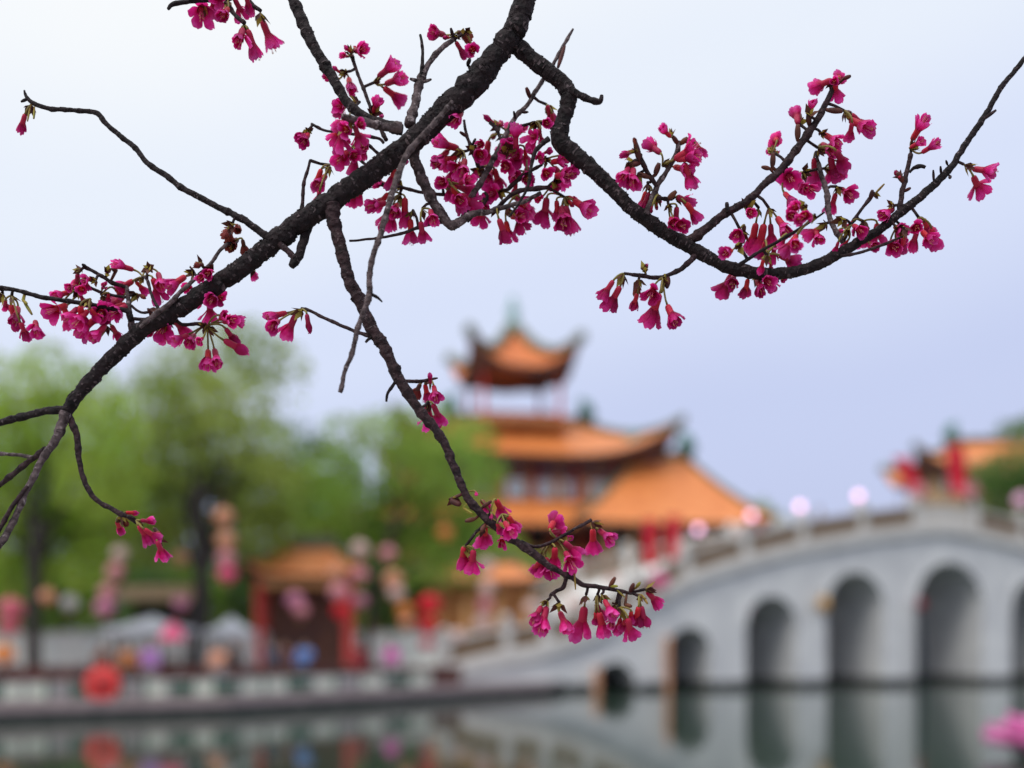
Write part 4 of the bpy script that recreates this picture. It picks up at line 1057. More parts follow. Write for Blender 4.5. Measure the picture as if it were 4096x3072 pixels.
# --- main bough, enters at the top, runs down to the lower left
limb('bough', [(2106,-30,48),(2062,112,48),(1988,215,48),(1902,328,58),(1783,437,50),(1689,532,48),(1556,639,46),(1404,748,46),(1290,829,46),(1182,902,44),(1076,985,43),(949,1083,40),
     (804,1178,38),(696,1248,36),(570,1318,34),(481,1400,33),(380,1501,30),(304,1590,28),(266,1650,27)], .700, .715, 'bark', 18, .07, .0022, 1)
BR = [
 # name, points, depth start, end, material
 ('branch',[(266,1640,20),(190,1643,17),(82,1669,16),(0,1691,15),(-120,1725,14),(-260,1740,10)],.715,.73,'bark'),
 ('branch',[(264,1650,24),(234,1735,20),(196,1799,17),(165,1843,16),(133,1913,15),(108,1957,14),(71,2048,14),(28,2133,15),(0,2175,16),(-60,2260,13)],.713,.70,'bark_grey'),
 ('twig',[(112,1945,9),(95,1965,10),(49,2027,10),(5,2105,10),(-30,2180,8)],.705,.698,'bark_twig'),
 ('branch',[(184,1795,14),(95,1862,13),(0,1938,12),(-90,1990,9)],.72,.735,'bark_twig'),
 ('twig',[(133,1830,9),(63,1819,8),(0,1815,8),(-110,1803,6)],.725,.73,'bark_grey'),
 ('branch',[(272,1660,17),(304,1729,16),(312,1790,14),(318,1850,13),(333,1908,12),(360,1971,12),(405,2014,11),(443,2032,11),(475,2052,12),(505,2064,9)],.715,.71,'bark_twig'),
 ('branch',[(1085,960,17),(975,880,15),(873,829,14),(791,785,14),(721,747,13),(665,703,13),(589,652,12),(544,595,12),(481,544,11),(430,500,11),(392,456,12),(354,446,11),(278,440,10),(196,434,10),(139,415,10),(108,392,9),(98,361,4)],.705,.722,'bark'),
 ('branch',[(1610,520,24),(1530,497,22),(1480,478,21),(1429,449,21),(1391,411,21),(1359,361,22),(1322,297,23),(1284,234,24),(1246,171,24),(1214,95,25),(1173,0,25),(1130,-90,22),(1080,-200,16)],.712,.735,'bark'),
 ('stub',[(1605,510,22),(1530,505,18),(1440,484,17),(1366,466,14)],.690,.678,'bark_grey'),
 ('branch',[(1640,500,28),(1648,462,21),(1663,405,18),(1673,354,18),(1689,304,17),(1708,266,12),(1739,221,12),(1771,190,12),(1812,158,10)],.705,.722,'bark_grey'),
 ('twig',[(1685,310,11),(1689,253,8),(1690,190,7),(1681,139,5)],.712,.715,'bark'),
 ('branch',[(1810,405,9),(1765,462,12),(1708,525,13),(1638,603,14),(1606,665,15),(1581,734,15),(1556,816,14),(1537,886,14),(1518,949,13),(1492,1025,13),(1478,1100,12),(1478,1170,15),(1459,1239,13),(1434,1303,12),(1418,1372,12),(1403,1429,11),(1380,1480,10),(1368,1543,10),(1360,1570,11)],.679,.668,'bark_grey'),
 ('twig',[(1488,1178,8),(1512,1192,6),(1529,1208,4)],.672,.675,'bark'),
 ('branch',[(1330,815,32),(1335,886,29),(1359,975,27),(1378,1050,27),(1396,1119,27),(1428,1182,27),(1459,1252,27),(1491,1322,28),(1535,1385,26),(1567,1454,25),(1592,1511,26),(1624,1562,24),(1675,1638,22),(1744,1720,20),(1782,1784,19),(1808,1847,18),(1839,1923,18),(1871,1992,18),(1915,2043,18),(1966,2094,17),(2023,2138,16),(2062,2167,17),(2107,2194,18),(2143,2221,17),(2188,2257,14),(2233,2284,13),(2288,2311,12),(2333,2339,11),(2378,2345,10),(2423,2352,10),(2478,2363,8),(2514,2372,6)],.702,.700,'bark_twig'),
 ('twig',[(2084,2166,9),(2125,2184,8),(2157,2185,7),(2188,2176,8),(2242,2149,7),(2297,2117,6),(2342,2094,8),(2365,2079,8)],.700,.712,'bark_twig'),
 ('twig',[(2265,2312,10),(2252,2350,9),(2225,2364,9),(2202,2379,7)],.700,.708,'bark_twig'),
 ('twig',[(1592,1515,9),(1573,1540,8),(1550,1575,7),(1545,1606,5)],.702,.70,'bark'),
 ('twig',[(1600,1524,9),(1681,1525,8),(1719,1518,7),(1751,1512,3)],.702,.708,'bark_twig'),
 ('twig',[(1480,1345,9),(1409,1321,8),(1339,1290,8),(1282,1265,7),(1238,1242,7),(1205,1236,9)],.702,.712,'bark_twig'),
 ('twig',[(1488,1348,8),(1472,1358,7),(1462,1370,5)],.70,.70,'bark'),
 # right hand branch
 ('branch',[(2045,165,40),(2125,234,37),(2189,285,36),(2239,323,37),(2275,368,37),(2268,430,34),(2248,494,35),(2240,557,42),(2277,601,40),(2340,652,36),(2404,709,33),(2446,752,31),(2511,820,30),(2584,877,30),(2665,934,30),(2738,974,31),(2820,1023,28),(2901,1064,27),(2974,1084,28),(3071,1096,27),(3177,1088,25),(3274,1056,25),(3356,1015,24),(3437,966,22),(3518,918,20),(3599,853,20),(3680,788,18),(3762,715,17),(3818,650,14),(3867,568,13),(3924,487,14),(3964,422,12),(4005,349,12),(4046,300,11),(4096,235,11),(4170,140,9),(4240,60,5)],.705,.725,'bark'),
 ('stub',[(2284,361,20),(2328,386,14),(2378,405,13),(2402,403,12),(2407,380,7)],.703,.70,'bark'),
 ('branch',[(2738,976,24),(2820,918,19),(2901,853,18),(2990,804,17),(3055,739,16),(3112,690,16),(3177,609,17),(3226,544,18),(3274,471,15),(3307,406,13),(3333,355,11)],.712,.724,'bark_twig'),
 ('twig',[(2911,850,10),(2909,835,9),(2907,810,7)],.712,.712,'bark'),
 ('branch',[(3385,990,14),(3365,955,13),(3339,918,12),(3315,853,12),(3307,771,13),(3287,706,11),(3274,650,8)],.725,.735,'bark_grey'),
 ('twig',[(3375,960,9),(3390,925,8),(3412,885,8),(3453,828,7),(3485,786,10),(3496,768,6)],.724,.72,'bark_twig'),
 ('twig',[(3597,860,14),(3607,779,12),(3623,706,11),(3644,617,10)],.718,.72,'bark_twig'),
 ('stub',[(3638,690,6),(3655,672,8),(3682,665,9),(3702,670,7)],.719,.716,'bark'),
 ('twig',[(3360,1025,8),(3437,1011,7),(3534,978,7),(3632,937,4)],.712,.700,'bark_twig'),
 ('twig',[(2955,1062,10),(3031,1011,7),(3112,966,7),(3193,918,7),(3299,849,4)],.70,.690,'bark'),
 ('twig',[(2780,1022,16),(2751,1054,13),(2724,1076,11),(2687,1094,10),(2651,1108,9),(2606,1110,9),(2570,1103,10),(2530,1099,8)],.712,.70,'bark_twig'),
 ('twig',[(2584,860,17),(2606,804,14),(2620,768,14),(2631,739,13),(2653,707,11),(2675,671,10),(2700,627,10),(2711,602,13),(2713,569,10)],.709,.70,'bark_grey'),
 ('twig',[(2628,745,10),(2599,703,10),(2577,667,11),(2563,635,12)],.705,.695,'bark_twig'),
 ('twig',[(2624,792,9),(2645,793,8),(2671,797,9)],.707,.712,'bark_twig'),
 # branch hanging behind the bough
 ('branch',[(1648,580,28),(1663,652,26),(1689,715,24),(1714,772,23),(1746,829,22),(1784,880,22),(1806,903,20),(1847,882,18),(1891,856,15),(1954,846,11),(2037,823,10),(2100,804,9),(2163,772,9)],.716,.728,'bark_grey'),
 ('branch',[(1850,880,15),(1885,790,14),(1916,741,13),(1948,684,13),(1986,614,12),(2018,551,11),(2062,468,11),(2106,424,10),(2138,373,10),(2170,323,10),(2201,278,9),(2239,209,8),(2271,152,8),(2292,116,5)],.73,.745,'bark_grey'),
 ('twig',[(2195,555,14),(2144,601,9),(2125,665,8),(2113,741,7),(2081,804,6),(2037,867,5)],.698,.690,'bark'),
 ('twig',[(1473,722,8),(1543,741,8),(1600,748,8),(1682,769,7),(1733,775,8),(1815,782,8)],.73,.735,'bark_twig'),
 ('twig',[(1775,885,13),(1730,893,9),(1670,911,8),(1606,934,7),(1505,953,6),(1397,964,5)],.725,.715,'bark_twig'),
 ('twig',[(1925,695,9),(1891,608,8),(1866,538,7),(1856,481,6)],.738,.74,'bark_twig'),
 ('twig',[(2030,760,9),(2060,730,10),(2100,696,9),(2170,658,6)],.736,.73,'bark_twig'),
 ('stub',[(1228,905,22),(1215,963,20),(1196,1020,21),(1165,1065,16)],.712,.703,'bark'),
 ('stub',[(1120,975,16),(1150,1003,13),(1180,1035,14)],.705,.703,'bark_twig'),
 ('twig',[(1206,860,8),(1210,810,8),(1215,734,8),(1228,690,7),(1241,639,6)],.72,.725,'bark_twig'),
 ('twig',[(1210,925,7),(1203,960,6),(1202,1000,5)],.725,.73,'bark_grey'),
 ('branch',[(524,1285,12),(517,1253,12),(495,1240,11),(420,1229,10),(380,1223,11),(272,1204,10),(165,1188,10),(63,1160,9),(0,1153,11),(-60,1148,8)],.715,.70,'bark'),
 ('branch',[(528,1340,14),(524,1289,14),(517,1253,13),(514,1203,11),(506,1145,8)],.718,.728,'bark_grey'),
 ('twig',[(530,1275,9),(560,1277,8),(600,1280,8)],.72,.718,'bark_twig'),
 ('twig',[(525,1222,6),(545,1240,6),(570,1250,6),(600,1248,5)],.722,.722,'bark_twig'),
 ('branch',[(560,1310,9),(629,1250,11),(676,1217,11),(720,1170,10),(756,1137,9),(800,1098,9),(844,1053,8),(880,1002,8),(912,973,6)],.701,.712,'bark_grey'),
 ('twig',[(636,1240,8),(611,1192,7),(597,1145,7),(588,1118,6)],.705,.71,'bark_twig'),
 ('twig',[(508,1150,8),(448,1130,9),(412,1108,8),(369,1083,8),(338,1068,8)],.728,.72,'bark_twig'),
 ('twig',[(510,1190,7),(448,1181,7),(405,1170,7),(333,1137,7)],.726,.72,'bark_twig'),
 ('twig',[(690,1262,8),(728,1298,8),(789,1295,8),(825,1306,10)],.72,.726,'bark_twig'),
 ('twig',[(1105,-150,14),(1030,-70,12),(940,-15,11),(860,0,10),(785,2,10),(696,16,10),(672,36,7)],.733,.715,'bark'),
 ('twig',[(985,-10,12),(1010,20,11),(1044,44,8)],.725,.72,'bark_twig'),
 ('twig',[(905,5,11),(937,57,10),(978,92,9)],.722,.715,'bark_twig'),
 ('twig',[(1545,560,10),(1505,481,8),(1480,424,8),(1454,354,8),(1429,291,7),(1408,226,9)],.725,.74,'bark_twig'),
 ('twig',[(1535,572,7),(1507,552,7),(1400,535,7),(1305,523,6),(1268,508,7),(1244,494,5)],.73,.735,'bark_twig'),
 ('twig',[(1540,640,8),(1480,585,7),(1440,560,7)],.725,.728,'bark_twig'),
 ('twig',[(1505,690,7),(1440,640,7),(1395,590,6)],.724,.73,'bark_twig'),
 ('twig',[(2220,520,9),(2180,498,9),(2140,492,8),(2080,505,6)],.725,.735,'bark_twig'),
 ('twig',[(2005,560,7),(1985,515,8),(1960,490,9)],.74,.742,'bark_twig'),
 ('twig',[(1990,830,8),(2060,770,10),(2140,755,11),(2190,750,10)],.73,.725,'bark_twig'),
 ('twig',[(1870,885,8),(1945,800,8),(1940,770,7)],.728,.735,'bark_twig'),
]
for i, (nm, pts, d0, d1, m) in enumerate(BR):
    rm = max(p[2] for p in pts)
    limb(nm, pts, d0, d1, m, 12 if rm > 18 else 8, .10, None, i+2)
# trunk and the connecting bough outside the frame
b = MB()
top = px(2106, -30, .700)
conn = cat_rom([(TB+Vector((-.02,-.02,1.75)), .05), (TB+Vector((-.28,-.06,2.25)), .034), (TB+Vector((-.70,-.17,2.42)), .020), (top+Vector((.085,.01,.13)), .0095), (top, .0078)], .012)
b.tube([p-TB for p, r in conn], [r*(1+.08*noise.noise(p*60)) for p, r in conn], 14)
b.build('bough', M['bark'], cherry)
b = MB()
tr_ = cat_rom([(TB+Vector((.0,0,-.08)),.13),(TB+Vector((.01,.01,.25)),.095),(TB+Vector((.03,.0,.9)),.085),(TB+Vector((-.02,-.02,1.75)),.075),(TB+Vector((.05,-.1,2.5)),.055),(TB+Vector((.2,-.2,3.3)),.03),(TB+Vector((.3,-.25,4.0)),.01)], .04)
b.tube([p-TB for p, r in tr_], [r*(1+.07*noise.noise(p*14)) for p, r in tr_], 18)
b.build('trunk', M['bark'], cherry)
for (a, c, e, r) in [((.01,-.03,1.9),(.5,-.3,2.5),(1.0,-.7,2.9),.04),((.05,-.1,2.5),(.3,.4,3.1),(.4,1.0,3.4),.035),((.03,-.06,2.2),(.2,-.7,2.7),(.1,-1.4,3.0),.035)]:
    b = MB(); q = cat_rom([(Vector(a), r), (Vector(c), r*.6), (Vector(e), r*.15)], .03); b.tube([p for p, _ in q], [k for _, k in q], 10); b.build('branch', M['bark'], cherry)

# --- blossoms ---------------------------------------------------------------
BINS = [0.5, 1.0, 1.3, 1.6, 1.9, 2.2]
def petal_mesh(o, k, var, mname):
    rnd = random.Random(int(o*100)*31+k*7+var*131)
    ns, ntt = 7, 5; v = []
    Rm = {0.5:.0, 1.0:.075, 1.3:.12, 1.6:.17, 1.9:.235, 2.2:.34}[o]
    ph = 2*math.pi*k/5+rnd.uniform(-.12,.12); lift = rnd.uniform(-.02,.02); ln = rnd.uniform(.92,1.06)
    flare = {0.5:0, 1.0:.0, 1.3:.02, 1.6:.05, 1.9:.10, 2.2:.22}[o]+rnd.uniform(-.02,.06)*(o > 1.2)
    curl = rnd.uniform(-.03,.05)*(o > 1.2)
    for i in range(ns+1):
        s = i/ns
        for j in range(ntt+1):
            t = j/ntt*2-1
            if o < .9:
                r = .12+.06*math.sin(math.pi*min(1,s*1.05))-.12*s**3
                z = .46+.50*s*ln
            else:
                r = .115+Rm*(s**1.35)+.05*math.sin(math.pi*s)+curl*s**4
                z = .44+.56*ln*(s-flare*s*s)
            wd = .085+.17*(s**.75)
            if s > .66: wd *= math.sqrt(max(.02, 1-((s-.66)/.37)**2))
            notch = .075*max(0, 1-abs(t)*2.2)*(s > .9)
            z -= notch; r += lift*s
            cr_ = .016*math.sin(5*t+var*2+k)*s*s + .05*noise.noise(Vector((t*2.2+k*3.1, s*3.5, var*5.7)))*s
            ang = max(-1.0, min(1.0, t*wd/max(r,.085)))
            rr = r + cr_ + .014*(1 if k % 2 else -1)*s - .03*t*t*(o > 1.4)*s
            v.append((rr*math.cos(ph+ang), rr*math.sin(ph+ang), z + .02*noise.noise(Vector((t*3+k, s*2, var*3.3)))*s))
    f = [(i*(ntt+1)+j, i*(ntt+1)+j+1, (i+1)*(ntt+1)+j+1, (i+1)*(ntt+1)+j) for i in range(ns) for j in range(ntt)]
    me = MB().add(v, f, 0, True).mesh('petal'); me.materials.append(M[mname]); return me
PM = {}
def petals(o, var, mname):
    key = (o, var, mname)
    if key not in PM: PM[key] = [petal_mesh(o, k, var, mname) for k in range(5)]
    return PM[key]
CM = []
for var in range(3):
    b = MB(); rnd = random.Random(var)
    b.lathe([(.03,0),(.055,.015),(.10,.06),(.118,.18),(.116,.32),(.126,.48),(.115,.53)], 10)
    for k in range(5):
        a = 2*math.pi*k/5+.3; w_ = .30
        v = [(.13*math.cos(a-w_),.13*math.sin(a-w_),.47),(.13*math.cos(a+w_),.13*math.sin(a+w_),.47),(.15*math.cos(a+w_*.6),.15*math.sin(a+w_*.6),.58),(.15*math.cos(a-w_*.6),.15*math.sin(a-w_*.6),.58),(.155*math.cos(a),.155*math.sin(a),.66+rnd.uniform(-.02,.03))]
        b.add(v, [(0,1,2,3),(3,2,4)], 0, True)
    me = b.mesh('calyx'); me.materials.append(M['calyx']); CM.append(me)
b = MB(); rnd = random.Random(5)
for k in range(9):
    a = rnd.uniform(0,6.28); r1 = rnd.uniform(.02,.11); z1 = rnd.uniform(.82,1.0)
    b.tube([(.03*math.cos(a),.03*math.sin(a),.42),(r1*math.cos(a),r1*math.sin(a),z1)], .007, 4)
    b.add([(r1*math.cos(a)+dx,r1*math.sin(a)+dy,z1+dz_) for dx,dy,dz_ in ((.02,0,0),(-.01,.017,0),(-.01,-.017,0),(0,0,.04),(0,0,-.02))], [(0,1,3),(1,2,3),(2,0,3),(1,0,4),(2,1,4),(0,2,4)], 1)
SM = b.mesh('stamens'); SM.materials.append(M['stamen']); SM.materials.append(M['anther'])

def near_branch(x, y):
    best = None
    for s in SAMP:
        q = math.hypot(s[0]-x, s[1]-y)-s[3]*.6
        if best is None or q < best[0]: best = (q, s)
    return best
NODES = []      # (x, y, depth)
FL = []         # collected flowers
def zone(x0, y0, k, nodes, flowers):
    NODES.extend((x0+a/k, y0+b_/k) for a, b_ in nodes)
    for q in flowers:
        FL.append((x0+q[0]/k, y0+q[1]/k, x0+q[2]/k, y0+q[3]/k, q[4] if len(q) > 4 else 1.6, q[5] if len(q) > 5 else ''))
zone(1200,100,2.765, [(560,330),(500,520),(810,640),(660,850),(800,980),(540,1075),(500,1105),(560,1370),(95,1160),(1710,110),(1830,70),(1800,965)],
 [(600,260,600,195,.5),(610,290,735,380,1.3),(530,350,480,395,1.3),(560,300,500,290,.5),(440,525,375,515,.5),(420,600,320,685,1.6),(540,590,585,815,1.0),
  (860,580,1085,495,1.3),(940,655,1180,650,1.6),(920,690,1145,785,1.3),(810,975,885,900,1.6),(890,1000,920,1070,.5),
  (510,870,365,860,1.9),(510,900,440,985,1.9),(530,1040,360,1035,1.6),(550,990,500,1060,1.6),(440,1120,330,1220,1.9),(450,1120,425,1300,1.9),(510,1140,545,1275,1.6),
  (600,1110,655,1230,2.2),(620,1110,715,1180,1.6),(680,1290,670,1395,1.6),(745,1275,730,1445,1.6),(500,1290,520,1375,1.3,'d'),(530,1400,440,1600,1.9),(610,1370,570,1610,1.9),(560,1450,650,1530,1.6),
  (95,1205,65,1385,1.3,'d'),(85,1215,15,1330,1.0,'d'),(1600,110,1465,195,1.6,'d'),(1650,140,1590,205,.5,'d'),(1740,80,1865,20,1.3,'w'),(1830,80,1880,150,.5,'d'),(1720,180,1835,315,1.0,'d'),
  (1915,265,1910,395,1.9),(1790,970,1700,1165,1.9)])
zone(1180,600,3.16, [(440,190),(860,430),(1250,140),(1340,560),(1350,480),(1490,760),(1610,740)],
 [(335,240,200,440,1.6),(390,320,320,550,1.6),(310,520,240,610,1.6),(930,390,830,475,1.6),(870,430,720,550,1.6),(760,500,670,630,1.3),(1260,200,1190,410,1.6),(1415,130,1415,225,.5),
  (1160,450,1020,490,1.9),(1180,550,1000,645,1.6),(1150,670,945,805,1.6),(1190,700,1090,890,1.9),(1240,710,1180,930,1.9),(1290,690,1280,925,1.9),(1390,600,1365,905,1.3),
  (1460,870,1450,1130,1.6),(1590,900,1605,1100,1.3),(1710,760,1765,1000,1.6)])
zone(1680,400,2.765, [(480,570),(600,555),(880,290),(1290,235),(930,390),(970,560),(1390,655),(1500,890),(1180,800),(1600,1075),(880,1015),(270,890),(700,1080),(850,1180),(960,1190),(700,740),(1400,50),(640,780)],
 [(430,540,165,535,1.6),(400,610,225,650,1.9),(310,560,190,770,1.9),(340,640,170,790,1.6),(390,690,330,860,1.6),(460,700,400,885,1.9),(500,660,465,900,1.6),(620,760,600,935,1.0,'d'),
  (760,450,705,635,1.9),(700,480,655,570,1.3),(640,580,690,720,1.6),(840,280,700,215,.5,'d'),(880,270,890,195,1.6),(950,330,1015,230,1.9),(870,345,775,375,.5,'w'),(1060,540,1060,325,1.3),
  (1330,330,1200,400,1.9),(1300,420,1225,460,2.2),(1090,380,1170,365,1.6),(1380,240,1405,345,1.6),(1330,360,1355,430,1.6),(1405,60,1480,145,1.3),(1460,150,1485,245,1.0),
  (990,450,890,535,1.9),(930,480,840,610,1.6),(1000,500,945,665,1.9),(1020,470,1010,575,1.9),(950,700,950,850,1.6),(1010,790,1045,945,1.3),(1060,900,1050,1005,1.0),
  (1130,640,1000,725,2.2),(1160,540,1180,635,1.9),(1180,680,1185,750,1.3),(1260,620,1200,600,1.3),(1300,630,1335,700,2.2),(1370,590,1435,605,1.6),
  (820,760,895,900,1.6),(800,790,745,970,1.6),(1170,850,1180,985,1.9),(1210,880,1235,975,1.6),(1380,790,1400,915,1.6),(1450,690,1630,735,1.6),(1480,740,1650,835,1.9),(1500,840,1640,935,1.9),
  (1680,690,1705,770,1.6),(1590,770,1690,910,1.9),(1480,930,1505,1040,1.6),(1400,1080,1380,1255,2.2),(1340,1080,1295,1150,1.6),(1570,1180,1580,1480,1.3,'d'),(1610,1170,1700,1430,1.9),
  (1510,1110,1535,1265,1.6),(1700,1110,1885,1310,1.3),(1640,1070,1745,1060,.5),(1640,1105,1705,1135,.5),(850,1030,770,1130,2.2),(1030,1050,1185,1240,1.6),(1080,1100,1240,1200,1.6),(1100,1080,1195,1290,1.3),
  (1050,1210,1160,1430,1.9,'d'),(980,1200,990,1250,.5),(870,1310,965,1530,1.9,'d'),(1010,1290,1140,1375,1.9),(950,1340,1000,1490,1.9),(290,890,230,1010,1.3),(380,930,625,985,1.6),(440,920,570,965,1.6),
  (360,950,480,1195,1.9),(400,1050,465,1220,1.9),(450,1040,625,1120,2.2),(330,890,330,1020,1.6),(690,1140,640,1305,2.2),(650,1150,725,1290,1.6)])
zone(2360,450,2.765, [(540,450),(450,550),(530,680),(800,590),(905,260),(1130,310),(635,775),(945,930),(870,1020),(2025,440),(1730,1060),(750,900)],
 [(490,420,360,415,1.0),(510,400,470,320,.5,'w'),(430,620,330,820,1.9),(480,620,450,875,1.9),(780,450,650,260,1.6),(930,520,1190,430,2.2),(950,520,1195,565,1.6),(930,600,1090,735,1.9),(1045,555,1155,790,1.9),
  (890,270,755,230,1.0),(1170,345,1295,410,1.0),(620,870,560,1050,1.0),(655,880,590,1070,1.0),(750,900,785,945,1.0,'d'),(740,990,750,1045,.5,'d'),(690,1030,680,1085,.5,'d'),
  (960,930,1160,940,1.6),(1060,1000,1240,1140,1.6),(960,1040,970,1215,1.3,'d'),(890,1170,915,1335,1.3,'d'),(950,1210,1005,1350,1.6,'d'),(2030,440,2065,290,1.6),(2065,310,2095,200,1.9),(1740,1080,1740,1190,1.6)])
zone(2960,240,2.765, [(1030,230),(645,700),(765,620),(1150,560),(900,810),(860,970),(840,1010),(700,1240),(490,1230),(930,1200),(1070,1400),(1890,990),(1770,1300),(1480,1460)],
 [(1010,220,870,190,1.9),(1090,200,1145,100,1.9),(1060,220,1115,335,2.2),(1040,240,995,320,1.6),(640,700,665,470,1.6),(770,620,760,520,1.0),(1230,600,1440,695,1.6),(1210,660,1410,865,1.9),(1240,690,1265,800,1.6),
  (930,820,1065,1000,1.6),(900,930,990,1125,1.9),(1060,1000,1240,1080,1.9),(1000,1060,1115,1245,2.2),(1080,1130,1200,1220,1.6),(820,1080,870,1315,1.3),(950,1220,1065,1345,.5),(650,1250,525,1260,1.3),
  (500,1260,515,1440,2.2),(590,1340,680,1510,1.9),(700,1390,745,1535,1.9),(490,1470,555,1650,1.6),(1060,1470,1045,1640,1.6),(1120,1430,1175,1605,1.9),(1900,890,1965,745,1.9),(1880,970,1975,960,1.9),(2010,1025,2125,1000,1.9),(1770,1300,1745,1185,.5,'d')])
zone(2800,750,2.765, [(650,225),(760,225),(440,460),(1160,220),(1270,320),(1400,395),(740,740),(420,640),(1580,350),(1800,370),(2140,200),(1640,440),(400,900),(640,960),(820,960)],
 [(620,390,595,675,1.3),(710,400,675,715,1.3),(780,400,835,615,1.6),(850,330,935,575,1.6),(430,470,360,615,1.6),(490,420,505,530,1.0,'w'),(1100,220,985,290,1.6),(1000,280,955,410,1.9),(1200,320,1055,430,1.6),
  (1180,300,1105,380,1.6),(1080,520,945,690,1.9),(1050,560,1000,730,1.6),(720,600,720,710,1.3),(830,640,840,755,1.9),(950,540,925,610,1.6),(1390,410,1180,515,1.9),(1280,480,1280,655,1.3),(880,750,1120,785,1.6),
  (350,700,230,800,1.3),(700,800,700,890,1.0),(780,830,805,890,1.0),(350,960,265,1115,1.9,'d'),(375,970,315,1150,1.3,'d'),(530,1010,530,1155,1.3,'d'),(630,1020,650,1225,1.6,'d'),(700,1010,725,1140,1.9),(800,1005,855,1085,1.9),
  (890,1005,905,1060,1.6),(1540,470,1550,525,.5,'d'),(1640,580,1600,630,1.3),(1530,600,1530,680,1.3),(1690,370,1645,415,1.3),(1700,420,1720,575,1.9),(1850,430,1875,590,1.9),(1960,400,2015,540,2.2),(1880,620,1890,725,1.3),
  (2140,240,1955,370,1.6),(2110,600,2080,775,1.9),(2180,560,2190,690,1.3)])
zone(3296,480,2.765, [(1545,490),(1045,1075),(880,1180),(850,1160),(800,1190)],
 [(1640,540,1850,640,1.9),(1650,620,1830,755,2.2),(1100,1095,1245,1200,1.6),(1190,1195,1320,1355,1.9),(1080,1230,1135,1425,1.9),(1010,1170,940,1290,1.6),(1035,1210,1030,1385,1.6),(890,1270,910,1450,1.0),(780,1180,825,1310,1.6),(800,1330,810,1440,1.3)])
zone(0,1000,2.765, [(130,500),(30,470),(900,220),(890,330),(1060,330),(1120,500),(1000,540),(1580,300),(1520,490),(1650,200),(2140,240),(1180,250),(1080,720),(1170,820),(1640,650),(870,430)],
 [(120,600,130,850,1.0,'d'),(200,630,240,870,1.3,'d'),(225,800,230,945,1.3,'d'),(390,785,480,985,1.6,'f'),(60,555,-10,610,1.3),(860,260,775,370,1.3),(830,390,805,470,1.6),(760,465,675,580,1.3),(900,420,965,490,1.6),(880,480,890,570,1.3),
  (740,610,625,770,2.2),(710,640,690,805,1.6),(890,620,815,770,1.9),(860,640,785,830,1.6),(970,670,885,880,1.9),(1060,760,915,985,1.9),(1000,650,1045,735,1.6),(1165,835,1075,1050,1.6),(1110,670,1215,805,1.9),(1190,710,1245,845,1.9),
  (1230,830,1265,960,1.3),(1400,620,1305,775,1.9),(1400,600,1195,735,1.6),(1365,500,1145,590,2.2),(1130,430,1200,415,1.9),(1200,480,1150,530,1.6),(1470,340,1250,385,1.6),(1480,220,1300,205,1.6),(1270,430,1305,490,1.6),
  (1500,350,1570,420,1.6),(1690,310,1712,505,1.9),(1750,255,1840,475,1.6),(2055,290,1900,480,1.6),(2100,380,2115,490,1.6),(1190,250,1220,300,.5),(1590,250,1560,190,.5),(1680,240,1665,175,.5),(1640,650,1660,745,.5,'w'),(1530,495,1640,555,.5,'w'),(950,330,930,400,1.3),(1020,310,980,390,1.3)])
zone(500,850,2.765, [(860,590),(930,640),(890,1250),(960,920),(1190,130),(1960,1070),(470,1200),(1200,330),(1430,590)],
 [(860,570,790,640,.5,'w'),(935,640,965,750,1.3),(880,690,880,800,1.3),(1000,900,1000,1065,1.6),(1030,930,1120,1010,1.9),(930,955,905,1195,2.2),(880,980,830,1060,1.6),(1420,600,1310,710,1.6),(1390,590,1400,680,1.6),(530,1180,620,1285,1.9),
  (440,1220,475,1405,2.2),(350,1280,310,1385,1.6),(420,1250,370,1390,1.6),(1080,1140,1290,1175,1.9),(1090,1210,1260,1250,1.9),(1050,1180,1165,1195,1.0),(1110,1280,1185,1390,1.3,'d'),(1090,1410,1335,1520,.5),(700,1350,590,1470,1.3),(770,1350,755,1515,1.6),(860,1390,850,1475,1.3),
  (1790,1110,1600,1210,1.9),(1890,1130,1735,1345,1.9),(1700,1200,1660,1340,1.6),(2010,1120,2020,1310,.5,'d'),(1180,140,1075,195,1.3,'w'),(1260,150,1285,275,1.0,'w'),(1170,220,1130,320,.5,'w'),(1240,300,1215,450,1.6,'w'),(1300,300,1290,400,1.3,'w')])
zone(0,900,1.58, [(1310,640)], [(1315,790,1342,930,1.3),(1355,785,1405,915,1.6)])
zone(1200,1100,1.58, [(825,655),(815,800)], [(825,690,825,630,.5),(760,690,715,735,1.3,'w'),(790,690,805,780,1.3),(845,700,868,810,1.6),(800,810,828,965,2.2),(840,815,892,930,1.6)])
